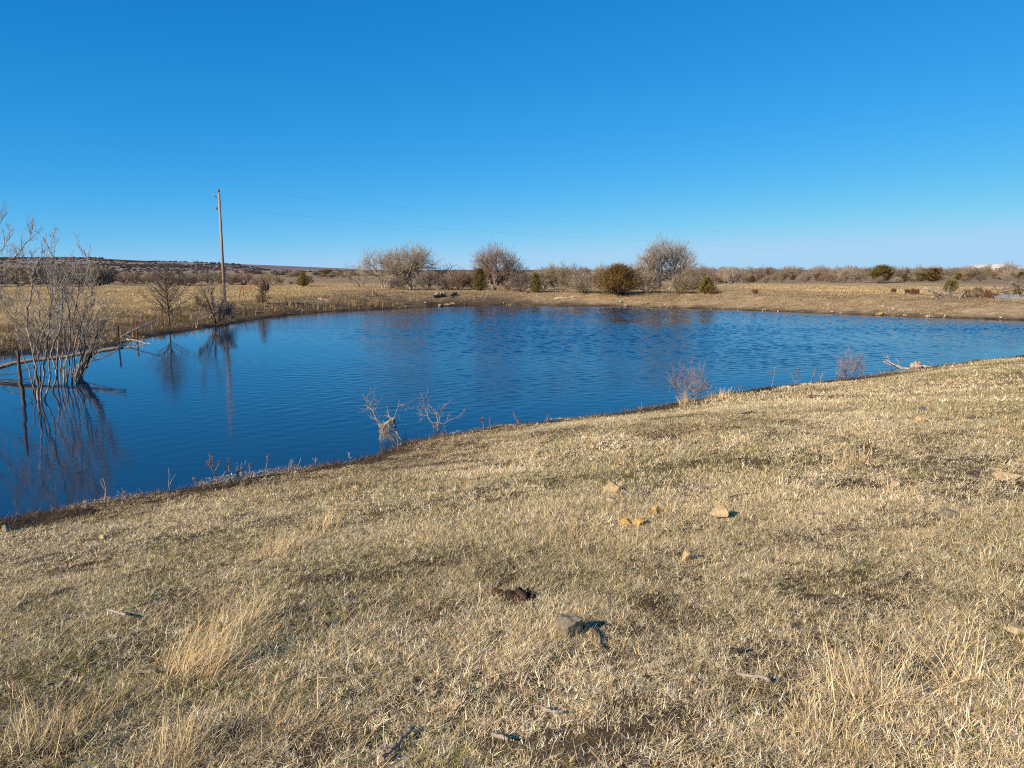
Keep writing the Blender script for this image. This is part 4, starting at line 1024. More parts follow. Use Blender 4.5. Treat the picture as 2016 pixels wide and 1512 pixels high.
# ================================================================== ROCKS
tan_rock = surf_mat('tan_limestone', [(0.3, (0.22, 0.155, 0.08)), (0.5, (0.42, 0.31, 0.165)), (0.72, (0.56, 0.43, 0.25))], 30, 0.9, 0.6, 0.006)
ochre_rock = surf_mat('ochre_rock', [(0.3, (0.22, 0.125, 0.04)), (0.5, (0.42, 0.26, 0.085)), (0.72, (0.53, 0.36, 0.14))], 30, 0.9, 0.6, 0.006)
grey_rock = surf_mat('grey_rock', [(0.3, (0.11, 0.09, 0.058)), (0.5, (0.22, 0.18, 0.115)), (0.66, (0.30, 0.25, 0.16)), (0.8, (0.42, 0.29, 0.15))], 24, 0.9, 0.8, 0.006)
white_rock = surf_mat('pale_limestone', [(0.25, (0.26, 0.20, 0.13)), (0.6, (0.42, 0.34, 0.235)), (0.8, (0.54, 0.45, 0.33))], 6, 0.9, 0.4, 0.01)
dark_rock = surf_mat('dark_rock', [(0.25, (0.05, 0.05, 0.05)), (0.7, (0.14, 0.13, 0.12))], 16, 0.9, 0.5, 0.006)
def rock_mesh(name, seed, mat, dims, cuts=9, sub=4):
    rng = np.random.default_rng(seed)
    bm = bmesh.new(); bmesh.ops.create_icosphere(bm, subdivisions=sub, radius=1.0)
    V = np.array([v.co[:] for v in bm.verts])
    for _ in range(cuts + 5):
        nrm = rng.normal(0, 1, 3); nrm /= np.linalg.norm(nrm); d = 0.42 + 0.36 * rng.random()
        ex = V @ nrm - d; V = V - np.maximum(ex, 0)[:, None] * nrm[None, :] * 0.97
    V /= np.abs(V).max(axis=0)[None, :]
    nz = fbm(V[:, 0] * 3.1 + V[:, 2] * 1.3, V[:, 1] * 3.1 - V[:, 2] * 1.9, seed, 5)
    V = V * (1 + 0.14 * nz)[:, None]
    V = V * np.array(dims) / 2
    for v, c_ in zip(bm.verts, V): v.co = c_
    me = bpy.data.meshes.new(name); bm.to_mesh(me); bm.free()
    me.materials.append(mat)
    for p in me.polygons: p.use_smooth = False
    return me
def rock(label, px, py, w, h, seed, mat, deep=0.8, sink=0.32, name='rock', group=None, rz=None, cuts=9):
    x, y, z = hit(px, py + h * 0.35)
    rngl = np.random.default_rng(seed)
    W = px_size(w, y); Hh = px_size(h, y)
    me = rock_mesh(name, seed, mat, (W, W * deep, Hh * 1.35), cuts)
    o = bpy.data.objects.new(name, me); COL.objects.link(o)
    o.location = (x, y, z + Hh * (0.5 - sink) + 0.01); o.rotation_euler = (rngl.normal(0, 0.12), rngl.normal(0, 0.12), rngl.normal(0, 0.3) if rz is None else rz)
    return tag(o, label, 'rock', group)
GRK = 'loose rocks on the grass slope'
rock('largest grey stone on the grass, blocky with a dark shaded right side', 1120, 1238, 60, 42, 236, grey_rock, 0.95, 0.25, group=GRK, cuts=5)
rock('pale tan slab farthest back of the cluster of rocks', 1203, 960, 40, 26, 202, tan_rock, 0.8, 0.32, group=GRK)
rock('thin pale chip leaning on the right of the farthest tan slab', 1222, 956, 14, 12, 203, tan_rock, 0.6, 0.3, group=GRK)
rock('small flat tan rock just in front of the farthest tan slab', 1203, 987, 34, 16, 204, tan_rock, 0.8, 0.25, group=GRK)
rock('ochre rock between the tan slab and the shadowed rock', 1293, 1006, 28, 19, 205, ochre_rock, 0.8, 0.32, group=GRK)
rock('small brown rock touching the right of the ochre rock', 1312, 1007, 14, 11, 206, ochre_rock, 0.8, 0.32, group=GRK)
rock('rounded yellow rock, left half of the ochre pair', 1233, 1032, 28, 22, 207, ochre_rock, 0.85, 0.3, group=GRK)
rock('knobbly yellow rock, right half of the ochre pair', 1257, 1031, 30, 20, 208, ochre_rock, 0.8, 0.32, group=GRK)
rock('angular pale rock with a tilted top and deep black shadow', 1413, 1013, 42, 28, 209, tan_rock, 0.7, 0.15, group=GRK, cuts=12)
rock('small tan rock alone in the dry grass below the shadowed rock', 1350, 1097, 30, 26, 210, tan_rock, 0.8, 0.32, group=GRK)
rock('pale rock on the upper slope below the driftwood', 1808, 827, 26, 16, 211, tan_rock, 0.8, 0.32, group=GRK)
rock('tiny pale rock right of the upper slope rock', 1824, 829, 10, 7, 212, tan_rock, 0.8, 0.32, group=GRK)
rock('pinkish tan rock alone on the right slope', 1760, 955, 22, 13, 213, tan_rock, 0.8, 0.32, group=GRK)
rock('broad flat grey stone half sunk in the right slope', 1862, 1010, 50, 16, 214, grey_rock, 0.8, 0.35, group=GRK)
rock('long flat tan slab sunk in the turf near the right edge', 1984, 938, 54, 13, 215, tan_rock, 0.7, 0.4, group=GRK)
rock('small orange stone below the right sapling', 1774, 790, 12, 7, 216, ochre_rock, 0.8, 0.32, group=GRK)
rock('dark stone standing on the upper right slope', 1816, 806, 13, 10, 217, dark_rock, 0.8, 0.32, group=GRK)
rock('pale flat stone at the right edge of the upper slope', 1980, 850, 34, 9, 218, tan_rock, 0.7, 0.35, group=GRK)
rock('grey flat stone on the slope below the left sapling', 1412, 832, 24, 9, 219, grey_rock, 0.7, 0.3, group=GRK)
rock('half-buried pinkish slab at the right edge of the near turf', 1999, 1238, 44, 18, 220, tan_rock, 0.8, 0.4, group=GRK)
rock('small dark stone in the turf right of the tan slab', 1388, 962, 10, 10, 221, dark_rock, 0.8, 0.32, group=GRK)
rock('small weathered stone at the left end of the near shore', 14, 1042, 22, 14, 222, grey_rock, 0.8, 0.32, group=GRK)
rock('tan pebble on the turf left of the tall wispy grass', 203, 1058, 20, 10, 223, tan_rock, 0.8, 0.32, group=GRK)
rock('dark pebble right of the small flat tan rock', 1231, 1002, 10, 6, 224, dark_rock, 0.8, 0.32, group=GRK)
# pale stones along the far bank
protos = [rock_mesh('rock', 240 + k, [white_rock, white_rock, tan_rock, grey_rock][k % 4], (1, 0.8, 0.55), 7, 2) for k in range(6)]
rngr = np.random.default_rng(250)
LFR = 'small pale limestone rock strewn along the muddy far bank'
cnt = 0
while cnt < 150:
    px = 560 + 1470 * rngr.random(); D = 0
    u = rngr.random() ** 1.8 * 26
    shore_y = float(np.interp(px, [p[0] for p in FAR_PX][::-1], [p[1] for p in FAR_PX][::-1]))
    x, y, z = hit(px, shore_y - 0.8 - u * 0.9)
    s = float(shore([x], [y])[0])
    if s < 0.05 or s > 8 or near_w(x, y) > 0.3: continue
    sz = 0.06 + 0.22 * rngr.random() ** 3
    o = bpy.data.objects.new('rock', protos[rngr.integers(0, 6)]); COL.objects.link(o)
    o.location = (x, y, z + sz * 0.05); o.scale = (sz, sz, sz); o.rotation_euler = (rngr.normal(0, 0.2), rngr.normal(0, 0.2), rngr.random() * 6.28)
    tag(o, LFR, 'rock', 'pale rocks strewn along the far bank'); cnt += 1
GFB = 'larger rocks at the foot of the far bank'
for k, (px, py, w, h, lb) in enumerate([(866, 601, 9, 5, 'orange-tinged pale rock, left of three at the waterline below the dark driftwood'), (880, 600, 12, 5, 'widest pale rock, middle of three at the waterline below the dark driftwood'), (893, 598, 14, 4, 'long flat orange rock, right of three at the waterline below the dark driftwood'), (1222, 595, 9, 5, 'cream rock on the bank straight below the bronze cedar'), (1232, 601, 12, 4, 'flat white rock at the waterline below the bronze cedar'), (1312, 600, 9, 4, 'pale rock at the waterline below the tallest bare tree'), (1735, 618, 14, 4, 'orange flat rock at the waterline of the right far bank'), (1782, 621, 10, 4, 'pale rock at the waterline right of the orange flat rock'), (1965, 629, 12, 5, 'cream rock at the waterline near the right edge of the pond'), (1303, 587, 5, 3, 'small cream rock halfway up the far bank under the tallest bare tree')]):
    rock(lb, px, py, w, h, 260 + k, white_rock if k not in (2, 6) else ochre_rock, 0.8, 0.2, group=GFB)

bark_drift = surf_mat('bark_drift', [(0.3, (0.15, 0.12, 0.09)), (0.55, (0.29, 0.24, 0.18)), (0.8, (0.40, 0.335, 0.255))], 14, 0.9, 0.6, 0.004, (1, 1, 0.4))
# ================================================================== DUNG, STICKS
dung_m = surf_mat('dung', [(0.35, (0.015, 0.009, 0.006)), (0.55, (0.05, 0.027, 0.018)), (0.75, (0.10, 0.055, 0.035))], 60, 0.9, 1.0, 0.008)
dung_r = surf_mat('dung_dry', [(0.35, (0.05, 0.026, 0.016)), (0.7, (0.15, 0.075, 0.042))], 60, 0.9, 1.0, 0.008)
def pat(label, px, py, lumps, seed):
    x, y, z = hit(px, py); o = None
    mb = MB()
    for k, (dx, w, h) in enumerate(lumps):
        W = px_size(w, y); Hh = px_size(h, y)
        blob(mb, seed + k, (px_size(dx, y), 0.02 * k, Hh * 0.12), 1.0, W / 2, W * 0.42, Hh * 0.5, 1.1, 40)
    return tag(mb.build('dung_pat', dung_m, loc=(x, y, z)), label, 'dung', 'cow pats on the slope')
pat('dark brown cow pat behind the largest grey stone', 1022, 1180, [(0, 52, 24), (16, 30, 20), (-14, 26, 15)], 300)
pat('dry reddish cow pat crumb touching the left of the dark pat', 984, 1172, [(0, 30, 14), (-10, 16, 9)], 310).data.materials[0] = dung_r
pat('flat dark cow pat on the slope below the left sapling', 1486, 816, [(-8, 30, 7), (18, 34, 5)], 320)
pat('brown domed cow pat on the upper slope between the two saplings', 1603, 784, [(0, 24, 9)], 330)
def stick(label, pts, r0, r1, mat, name='stick', lift=0.02, group='sticks on the turf'):
    P3 = []
    for px, py in pts:
        x, y, z = hit(px, py); P3.append((x, y, z + lift))
    P3 = np.array(P3); a = P3[0].copy(); a[2] -= lift
    p = resample(P3 - a, 4 * len(pts)) if len(pts) > 2 else P3 - a
    rg = np.random.default_rng(int(pts[0][0] * 7 + pts[0][1]))
    if len(p) < 6: p = np.linspace(p[0], p[-1], 8)
    p[1:-1] += rg.normal(0, r0 * 0.30, (len(p) - 2, 3)) * np.array([1, 1, 0.5])
    mb = MB(); mb.tube(p, np.linspace(r0, r1, len(p)) * (1 + rg.normal(0, 0.16, len(p))), 7)
    return tag(mb.build(name, mat, loc=a, smooth=False), label, 'stick', group)
stick('thick grey-black stick slanting up from the bottom edge', [(752, 1512), (778, 1484), (800, 1462), (816, 1446)], 0.009, 0.006, bark_grey, lift=0.03)
stick('curled pale strip of bark near the dry clump on the right', [(1450, 1342), (1470, 1346), (1492, 1348), (1506, 1350), (1512, 1358)], 0.006, 0.008, bark_drift, 'bark_strip', 0.03)
stick('pale straight stick in the turf left of the tall leaning clump', [(212, 1216), (232, 1220), (250, 1226)], 0.007, 0.006, bark_drift, lift=0.045)
stick('short pale chip of wood behind the dark cow pat to the left', [(797, 1068), (806, 1071), (817, 1074)], 0.010, 0.006, bark_drift)
stick('dark gnarled root beside the largest grey stone', [(1146, 1240), (1170, 1252), (1182, 1270), (1184, 1285)], 0.012, 0.006, bark_dark, 'root', 0.02)
stick('pale short stick at the bottom right of the dark stick', [(968, 1462), (985, 1468), (1000, 1474)], 0.008, 0.006, bark_drift, lift=0.03)
stick('pale curved stick in the turf above the short pale stick', [(1066, 1408), (1088, 1416), (1106, 1415)], 0.007, 0.005, bark_drift, lift=0.03)
stick('pale thin stick lying left of the cluster of rocks', [(1030, 962), (1050, 961), (1072, 962)], 0.012, 0.008, bark_drift)
stick('dark twig on the turf above the shadowed rock', [(1438, 984), (1460, 978), (1490, 976)], 0.008, 0.005, bark_dark)
stick('dark short stick in the turf left of the bark strip', [(1444, 1300), (1462, 1290)], 0.010, 0.008, bark_dark, lift=0.03)
stick('pale thin stick on the far right turf', [(1598, 1018), (1625, 1016)], 0.008, 0.006, bark_drift)
stick('grey stick half sunk among the straw below the wispy grass', [(270, 1338), (290, 1335), (310, 1336)], 0.009, 0.007, bark_grey, lift=0.03)
def bank_log(label, pts, r0, r1, mat, lift=0.08):
    return stick(label, pts, r0, r1, mat, 'driftwood', lift, 'driftwood on the far bank')
bank_log('thick dark driftwood log lying on the far mud bank', [(852, 586), (864, 585), (876, 584)], 0.16, 0.10, bark_dark, 0.12)
bank_log('pale end of driftwood on top of the dark log', [(858, 583), (868, 582), (878, 581)], 0.09, 0.06, bark_pale, 0.2)
bank_log('dark driftwood tilted up at the right of the dark log', [(886, 586), (893, 583), (899, 580)], 0.10, 0.14, bark_dark, 0.15)
bank_log('long pale driftwood pole on the grass of the far bank', [(1090, 590), (1110, 589), (1132, 587)], 0.07, 0.09, bark_pale, 0.08)
bank_log('pale thin driftwood on the far bank right of the small rusty cedar', [(626, 590), (636, 592), (648, 594)], 0.06, 0.04, bark_pale, 0.08)
bank_log('bent pale dead limb propped against brush left of the reddish tree', [(852, 567), (860, 562), (868, 568)], 0.05, 0.05, bark_pale, 0.5)

# ================================================================== STUMPS AND DRIFTWOOD ON THE NEAR SHORE
def shore_stump(label, anchor_px, pieces, strands, seed, knob=None):
    rng = np.random.default_rng(seed); np.random.seed(seed)
    x, y = on_plane(*anchor_px); Y = y
    t = thing('shore_stump', label, 'stump', (x, y, 0), 'root stumps on the near shore')
    a = np.array([x, y, 0]); mb = MB(); ends = []
    for pts, dY, r0, r1, tw in pieces:
        p = resample(stem_px(pts, Y, dY), 3 * len(pts)) - a
        p[1:-1] += rng.normal(0, r0 * 0.25, (len(p) - 2, 3))
        m_ = len(p); r0, r1 = r0 * 0.8, r1 * 0.75; mb.tube(p, np.linspace(r0, r1, m_) * (1 + rng.normal(0, 0.10, m_)), 7)
        for b in range(tw):
            i = rng.integers(m_ // 3, m_ - 1); dd = p[i + 1] - p[i]; dd /= np.linalg.norm(dd) + 1e-9
            branch(mb, mb, rng, p[i], side_dir(rng, dd, 0.5 + 0.5 * rng.random(), rng.random() * 6.28), 0.10 + 0.14 * rng.random(), 0.004, 2, dict(TW, kids=[0, 0, 3], max=3, rmin=0.0022), ends)
    if knob: 
        c3 = np.array(at_depth(knob[0], knob[1], Y + 0.05)) - a; blob(mb, seed, c3, px_size(knob[2], Y), 1.0, 0.9, 1.25, 0.9, 16)
    mb.build('stump', bark_drift, t)
    S = MB()
    for (x0, y0, x1, y1, n) in strands:
        for k in range(n):
            q0 = (x0 + (x1 - x0) * rng.random() * 0.5, y0 + rng.normal(0, 3)); q1 = (x0 + (x1 - x0) * rng.random(), y1 + rng.normal(0, 5))
            p = stem_px([q0, ((q0[0] + q1[0]) / 2 + rng.normal(0, 5), (q0[1] + q1[1]) / 2 + rng.normal(0, 3)), q1], Y + rng.normal(0, 0.10), rng.normal(0, 0.12)) - a
            p[-1][2] = max(p[-1][2], -0.03)
            S.tube(resample(p, 7), np.linspace(0.0042, 0.002, 7), 4)
    S.build('hanging_roots', bark_drift, t)
shore_stump('larger dead root stump with hanging roots and a shaggy arm off the near shore', (768, 872), [
    ([(792, 868), (782, 852), (776, 836), (772, 826)], 0.1, 0.0204, 0.0338, 5),
    ([(748, 862), (753, 848), (758, 836), (768, 828)], -0.1, 0.0122, 0.0225, 5),
    ([(772, 828), (758, 833), (748, 838), (742, 828), (737, 815), (730, 805), (722, 800)], 0.25, 0.0204, 0.0060, 17),
    ([(776, 826), (779, 814), (784, 802), (790, 797), (798, 797)], -0.15, 0.0109, 0.0023, 7),
    ([(736, 812), (733, 802), (731, 795)], 0.1, 0.0054, 0.0023, 6),
    ([(722, 800), (720, 790), (724, 776)], 0.0, 0.0041, 0.0023, 5),
    ([(774, 830), (768, 822), (764, 818)], 0.1, 0.0150, 0.0045, 6)], [(745, 836, 788, 868, 60)], 401, (773, 829, 5))
shore_stump('smaller dead stump with an upright split stub and one long curved arm', (862, 848), [
    ([(862, 852), (862, 835), (861, 822), (859, 812)], 0.05, 0.0177, 0.0150, 5),
    ([(863, 838), (866, 824), (864, 815), (861, 811)], -0.06, 0.0122, 0.0090, 4),
    ([(862, 834), (852, 832), (845, 826), (842, 816), (839, 803), (833, 792), (834, 784)], 0.2, 0.0136, 0.0023, 10),
    ([(843, 820), (835, 817), (827, 817)], 0.2, 0.0068, 0.0023, 7),
    ([(864, 830), (872, 835), (882, 829), (894, 823), (906, 821)], -0.2, 0.0082, 0.0023, 5),
    ([(864, 826), (869, 815), (872, 803), (876, 797)], 0.1, 0.0041, 0.0015, 5),
    ([(875, 836), (877, 845)], 0.0, 0.0061, 0.0045, 3)], [(850, 836, 872, 848, 10)], 402)
Yd = on_plane(1770, 726)[1]
dead('driftwood', 'forked pale driftwood branch at the waterline right of the right sapling', 'driftwood', wp(1765, 727), [([(1792, 728), (1775, 724), (1760, 719), (1738, 711)], Yd, 0.4, 0.05, 0.015), ([(1764, 720), (1752, 713), (1744, 707)], Yd, 0.2, 0.02, 0.008)], bark_pale, 68, 4, 0.35)
x, y, z = hit(1806, 722)
st = thing('shore_stump', 'squat weathered stump with a dark hollow at the waterline of the near shore', 'stump', (x, y, z), 'root stumps on the near shore')
mb = MB(); blob(mb, 71, (0, 0, px_size(5, y)), px_size(12, y), 1.0, 0.9, 0.85, 1.0, 22)
for q in ((0.45, 0.1, 0.02), (-0.4, -0.1, 0.02), (0.7, -0.15, 0.0)): mb.tube([(0, 0, 0.12), (q[0] * 0.5, q[1] * 0.5, 0.09), q], [0.09, 0.06, 0.02], 7)
mb.build('stump', bark_pale, st)
mb = MB(); blob(mb, 73, (0.02, -px_size(9.5, y), px_size(5, y)), px_size(3.2, y), 0.8, 0.5, 1.1, 0.3, 12); mb.build('hollow', bark_dark, st)  # solid dark lump; its colour stands in for the shade inside the hole

# saplings
twig_sap = surf_mat('twig_sapling', [(0.35, (0.18, 0.125, 0.10)), (0.65, (0.31, 0.23, 0.185))], 9, 0.9, 0)
def sapling(px, py, w, h, label, seed, stems, splay):
    x, y, z = hit(px, py)
    return bare_tree('sapling', label, 'sapling', (x, y, z), px_size(w, y), px_size(h, y), seed, stems=stems, splay=splay, P=dict(BUSHY, rmin=0.0026), rt=0.014, bark=twig_sap, twig=twig_sap, nf=150, fl=0.07, fw=0.004, group='reddish saplings on the near shore', base_r=0.05)
sapling(1350, 792, 84, 116, 'leafless reddish sapling with upright forked stems on the near shore, tallest of the two', 81, 4, 0.35)
sapling(1676, 741, 74, 80, 'leafless pinkish sapling with tiered twigs near the driftwood', 82, 3, 0.5)

# dead weeds along the near shore
WEED = [(0.42, 0.36, 0.29), (0.52, 0.46, 0.38), (0.30, 0.24, 0.19)]
HEAD = [(0.20, 0.13, 0.095), (0.28, 0.20, 0.15), (0.34, 0.27, 0.21)]
def weed(px, py, h, label, seed, heads=1, forks=3, lean=0.0):
    rng = np.random.default_rng(seed); np.random.seed(seed)
    x, y, z = hit(px, py + 5); Hh = px_size(h + 5, y)
    S, Hd = MB(), MB()
    pts, d = wander(rng, np.array([0, 0, -0.03]), np.array([lean, 0, 1.0]), Hh, 7, 0.10, 0.03)
    S.tube(pts, np.linspace(0.008, 0.004, 8), 5)
    tips = [(pts[-1], pts[-3], 1.0)]
    for k in range(forks):
        i = rng.integers(1, 5); dd = side_dir(rng, np.array([0, 0, 1.0]), 0.6 + 0.4 * rng.random(), rng.random() * 6.28)
        q, _ = wander(rng, pts[i], dd, Hh * (0.25 + 0.4 * rng.random()), 4, 0.15, 0.12)
        S.tube(q, np.linspace(0.006, 0.003, 5), 4); tips.append((q[-1], q[-2], 0.7))
    t = thing('weed_stalk', label, 'weed', (x, y, z), 'dead weeds along the near shore')
    S.build('stem', twig_pale, t)
    if heads:
        for tip, back, sc in tips[:1 + int(heads * forks)]:
            n = 36; u = rng.random(n)
            c_ = tip + (back - tip) * u[:, None] + rng.normal(0, 0.008, (n, 3))
            el = rng.random(n) * 1.2
            ribbons(Hd, c_, rng.random(n) * 6.28, el, 0.020 + 0.028 * rng.random(n) * sc, np.full(n, 0.010), rng.normal(-0.5, 0.5, n), pick(rng, HEAD, [3, 3, 2], n), 2)
            Hd.build('seed_head', weed_m, t, smooth=False); Hd = MB()
    return t
for k, (px, py, h, lb, hd, fk, ln) in enumerate([
    (205, 992, 58, 'bent dead weed with a pale tip, leftmost on the near shore', 0, 2, 0.05),
    (335, 962, 48, 'thin weed stalk forking in a Y left of the seed-headed weeds', 0, 1, 0.0),
    (428, 948, 68, 'tallest dead weed with thick brown seed heads and spreading arms', 1, 5, -0.03),
    (398, 946, 28, 'low arching seed-headed weed leaning left of the tallest weed', 1, 2, -0.8),
    (455, 945, 50, 'stout dead weed with a blunt top just right of the tallest weed', 1, 2, 0.0),
    (470, 944, 46, 'bushy many-twigged dead weed beside the stout weed', 0, 7, 0.08),
    (494, 936, 28, 'short seed-headed weed between the bushy weed and the curved weed', 1, 0, 0.0),
    (522, 930, 42, 'curved weed with a single long seed head right of the bushy weed', 1, 0, 0.05),
    (566, 928, 32, 'thin twiggy weed in the group before the shore bends', 0, 4, 0.1),
    (583, 924, 30, 'thin slanting stalk right of the twiggy weed', 0, 1, 0.3),
    (622, 914, 22, 'short twiggy weed over the dark water left of the larger stump', 0, 4, 0.0),
    (690, 898, 20, 'low curled weed just left of the larger stump', 0, 4, -0.2),
    (796, 860, 46, 'straight thin straw stalk between the two root stumps', 0, 0, -0.02),
    (952, 843, 26, 'small seed-headed weed right of the smaller stump', 1, 1, 0.0),
    (966, 842, 24, 'second small seed-headed weed right of the smaller stump', 1, 0, 0.0),
    (1022, 830, 26, 'dark leafy weed midway between the smaller stump and the left sapling', 1, 3, 0.0),
    (1076, 825, 14, 'tiny weed right of the dark leafy weed', 1, 1, 0.0),
    (1262, 804, 16, 'low weed left of the left sapling', 0, 4, 0.2),
    (1396, 782, 32, 'seed-headed weed right against the left sapling', 1, 4, 0.0),
    (1424, 778, 24, 'slanting pale stalk right of the left sapling', 0, 2, 0.7),
    (1456, 770, 18, 'brown seed-headed weed on the shore right of the slanting stalk', 1, 2, 0.0),
    (1519, 757, 38, 'single upright weed between the two saplings', 1, 1, 0.0),
    (1564, 755, 36, 'branched weed in the middle of the group left of the right sapling', 1, 5, 0.0),
    (1594, 752, 34, 'leaning weed in the group left of the right sapling', 1, 2, 0.25),
    (1614, 754, 26, 'thin straight stalk nearest the right sapling', 0, 2, 0.0),
    (1836, 722, 14, 'low twiggy weed right of the hollow stump', 0, 5, 0.0),
    (1990, 728, 22, 'dry weed near the right edge of the near shore', 0, 6, 0.0),
    (240, 978, 26, 'curled dry weed between the bent stalk and the Y-shaped stalk', 0, 4, 0.2)]):
    weed(px, py, h, lb, 500 + k, hd, fk, ln)

# litter washed up along the near shore: uncountable
rng = np.random.default_rng(600); np.random.seed(600)
n = 42000
i = rng.integers(0, len(NEAR_PX) - 1, n); f = rng.random(n)[:, None]
A = POND[i] * (1 - f) + POND[i + 1] * f
seg = POND[i + 1] - POND[i]; nrm = np.stack([seg[:, 1], -seg[:, 0]], 1); nrm /= np.linalg.norm(nrm, axis=1, keepdims=True)
off = np.abs(rng.normal(0.0, 0.75, n)) - 0.1
A = A + nrm * off[:, None] + rng.normal(0, 0.05, (n, 2))
s = shore(A[:, 0], A[:, 1]); k = (s > -0.12) & (s < 2.2) & (fbm(A[:, 0] * 2.5, A[:, 1] * 2.5, 131, 3) > -0.15) & (s < 0.35 + 1.6 * (fbm(A[:, 0] * 0.8, A[:, 1] * 0.8, 133, 3) + 0.35)) & (np.hypot(A[:, 0], A[:, 1]) < 36); A = A[k]; n = len(A)
far_k = np.clip(np.hypot(A[:, 0], A[:, 1]) / 10, 0.8, 2.6)
z = np.maximum(ground(A[:, 0], A[:, 1]), 0.0)
lit = MB()
ribbons(lit, np.stack([A[:, 0], A[:, 1], z - 0.01], 1), rng.random(n) * 6.28, rng.random(n) ** 2 * 1.0, (0.05 + 0.10 * rng.random(n)), 0.005 * far_k, rng.normal(-0.2, 0.5, n), pick(rng, [(0.10, 0.065, 0.04), (0.16, 0.105, 0.065), (0.22, 0.16, 0.10), (0.32, 0.25, 0.17), (0.06, 0.045, 0.03)], [5, 5, 3, 2, 4], n), 2)
tag(lit.build('shore_litter', litter_m, smooth=False), 'dark dead stems and litter along the near waterline', 'litter', kind='stuff')
# curled pale stems all along the near edge: uncountable
rng = np.random.default_rng(605)
sp_ = [patch('stem_patch', 606 + q, 18, 0.22, 0.04, 0.17, 0.0048, 0.0, 1.15, weed_m, [3, 2, 3, 3], [(0.38, 0.31, 0.22), (0.48, 0.40, 0.30), (0.22, 0.16, 0.11), (0.13, 0.09, 0.06)], nseg=4, clump=0.7) for q in range(5)]
n = 420
i = rng.integers(0, len(NEAR_PX) - 1, n); f = rng.random(n)[:, None]
A = POND[i] * (1 - f) + POND[i + 1] * f
seg = POND[i + 1] - POND[i]; nrm = np.stack([seg[:, 1], -seg[:, 0]], 1); nrm /= np.linalg.norm(nrm, axis=1, keepdims=True)
A = A + nrm * rng.uniform(-0.25, 0.8, n)[:, None]
s = shore(A[:, 0], A[:, 1]); k = (s > -0.25) & (s < 0.7) & (fbm(A[:, 0] * 0.9, A[:, 1] * 0.9, 135, 3) > -0.02) & (np.hypot(A[:, 0], A[:, 1]) < 34); A = A[k]
o = scatter('shore_stems', 'pale curled dead stems along the near waterline', sp_, A[:, 0], A[:, 1], np.maximum(ground(A[:, 0], A[:, 1]), -0.03), 0.5 + 0.9 * rng.random(len(A)) ** 2, 607)
o['category'] = 'weeds'
# weeds and rank grass on the left and far mud: uncountable
X, Y, rng = sector(20, 72, 1.6, 610)
s = shore(X, Y); k = (s > 0.1) & (s < 6.5) & (near_w(X, Y) < 0.4) & ((X < -4) | (rng.random(len(X)) < 0.28)); X, Y = X[k], Y[k]
wp_ = [patch('weed_patch', 620 + q, 90, 0.5, 0.18, 0.5, 0.014, 0.7, 1.5, far_m, [3, 3, 3, 2, 1], [(0.10, 0.07, 0.045), (0.17, 0.12, 0.075), (0.26, 0.19, 0.11), (0.38, 0.29, 0.16), (0.30, 0.13, 0.05)]) for q in range(4)]
o = scatter('bank_weeds', 'dark rank weeds on the muddy left bank', wp_, X, Y, ground(X, Y), (0.25 + 0.75 * sm(-4, -12, X)) * (0.6 + 0.7 * rng.random(len(X))), 630)
o['category'] = 'weeds'

# ================================================================== TALL DRY GRASS CLUMPS IN THE FOREGROUND
CL = [(0.60, 0.46, 0.26), (0.68, 0.55, 0.34), (0.44, 0.33, 0.19), (0.38, 0.31, 0.22)]
def clump(px, py, label, seed, n, r, lmin, lmax, az, azs, el, w=0.0024, bend=-0.5):
    rng = np.random.default_rng(seed); np.random.seed(seed); n = int(n * 0.8)
    x, y, z = hit(px, py)
    b = rng.normal(0, r * 0.5, (n, 2)).clip(-1.1 * r, 1.1 * r); mb = MB()
    hgt = ground(x + b[:, 0], y + b[:, 1]) - z
    rad = np.arctan2(b[:, 1], b[:, 0])
    a = np.where(rng.random(n) < 0.7, az + rng.normal(0, azs, n), rad)
    ribbons(mb, np.column_stack([b, hgt - 0.01]), a, np.clip(el + rng.normal(0, 0.42, n), 0.05, 1.5), lmin + (lmax - lmin) * rng.random(n) ** 1.5, w * (0.6 + 0.7 * rng.random(n)), bend + rng.normal(0, 0.55, n), pick(rng, CL, [4, 3, 3, 2], n), 4)
    nb = n // 2; b2 = rng.normal(0, r * 0.6, (nb, 2))
    ribbons(mb, np.column_stack([b2, ground(x + b2[:, 0], y + b2[:, 1]) - z - 0.005]), rng.random(nb) * 6.28, rng.random(nb) * 0.7, 0.03 + 0.09 * rng.random(nb), w * 1.1 * np.ones(nb), rng.normal(0, 0.5, nb), pick(rng, [(0.22, 0.15, 0.085), (0.36, 0.26, 0.15), (0.5, 0.38, 0.22)], [3, 3, 2], nb), 2)
    return tag(mb.build('grass_clump', near_m, loc=(x, y, z), smooth=False), label, 'grass clump', 'tall dry grass clumps')
clump(385, 1330, 'largest tall dry grass clump, leaning right over a dark hollow in the near left', 701, 520, 0.16, 0.14, 0.46, 0.85, 0.45, 0.75)
clump(470, 1240, 'wispy dry stalks behind the largest clump', 702, 170, 0.14, 0.15, 0.40, 0.9, 0.5, 0.85)
clump(105, 1460, 'dense dry clump at the bottom left corner', 703, 420, 0.14, 0.08, 0.26, 1.9, 0.8, 0.8)
clump(345, 1500, 'short bright straw clump at the bottom edge below the largest clump', 704, 360, 0.11, 0.07, 0.22, 1.2, 0.9, 0.9)
clump(545, 1090, 'faded wispy grass patch on the crest left of the middle', 705, 420, 0.22, 0.10, 0.30, 1.1, 0.7, 1.0)
clump(640, 1040, 'pale wispy grass patch right of the faded crest patch', 706, 300, 0.20, 0.08, 0.22, 1.1, 0.8, 1.0)
clump(1120, 1060, 'low wiry dry grass patch left of the small tan rock', 707, 300, 0.20, 0.08, 0.20, 1.0, 1.0, 0.8)
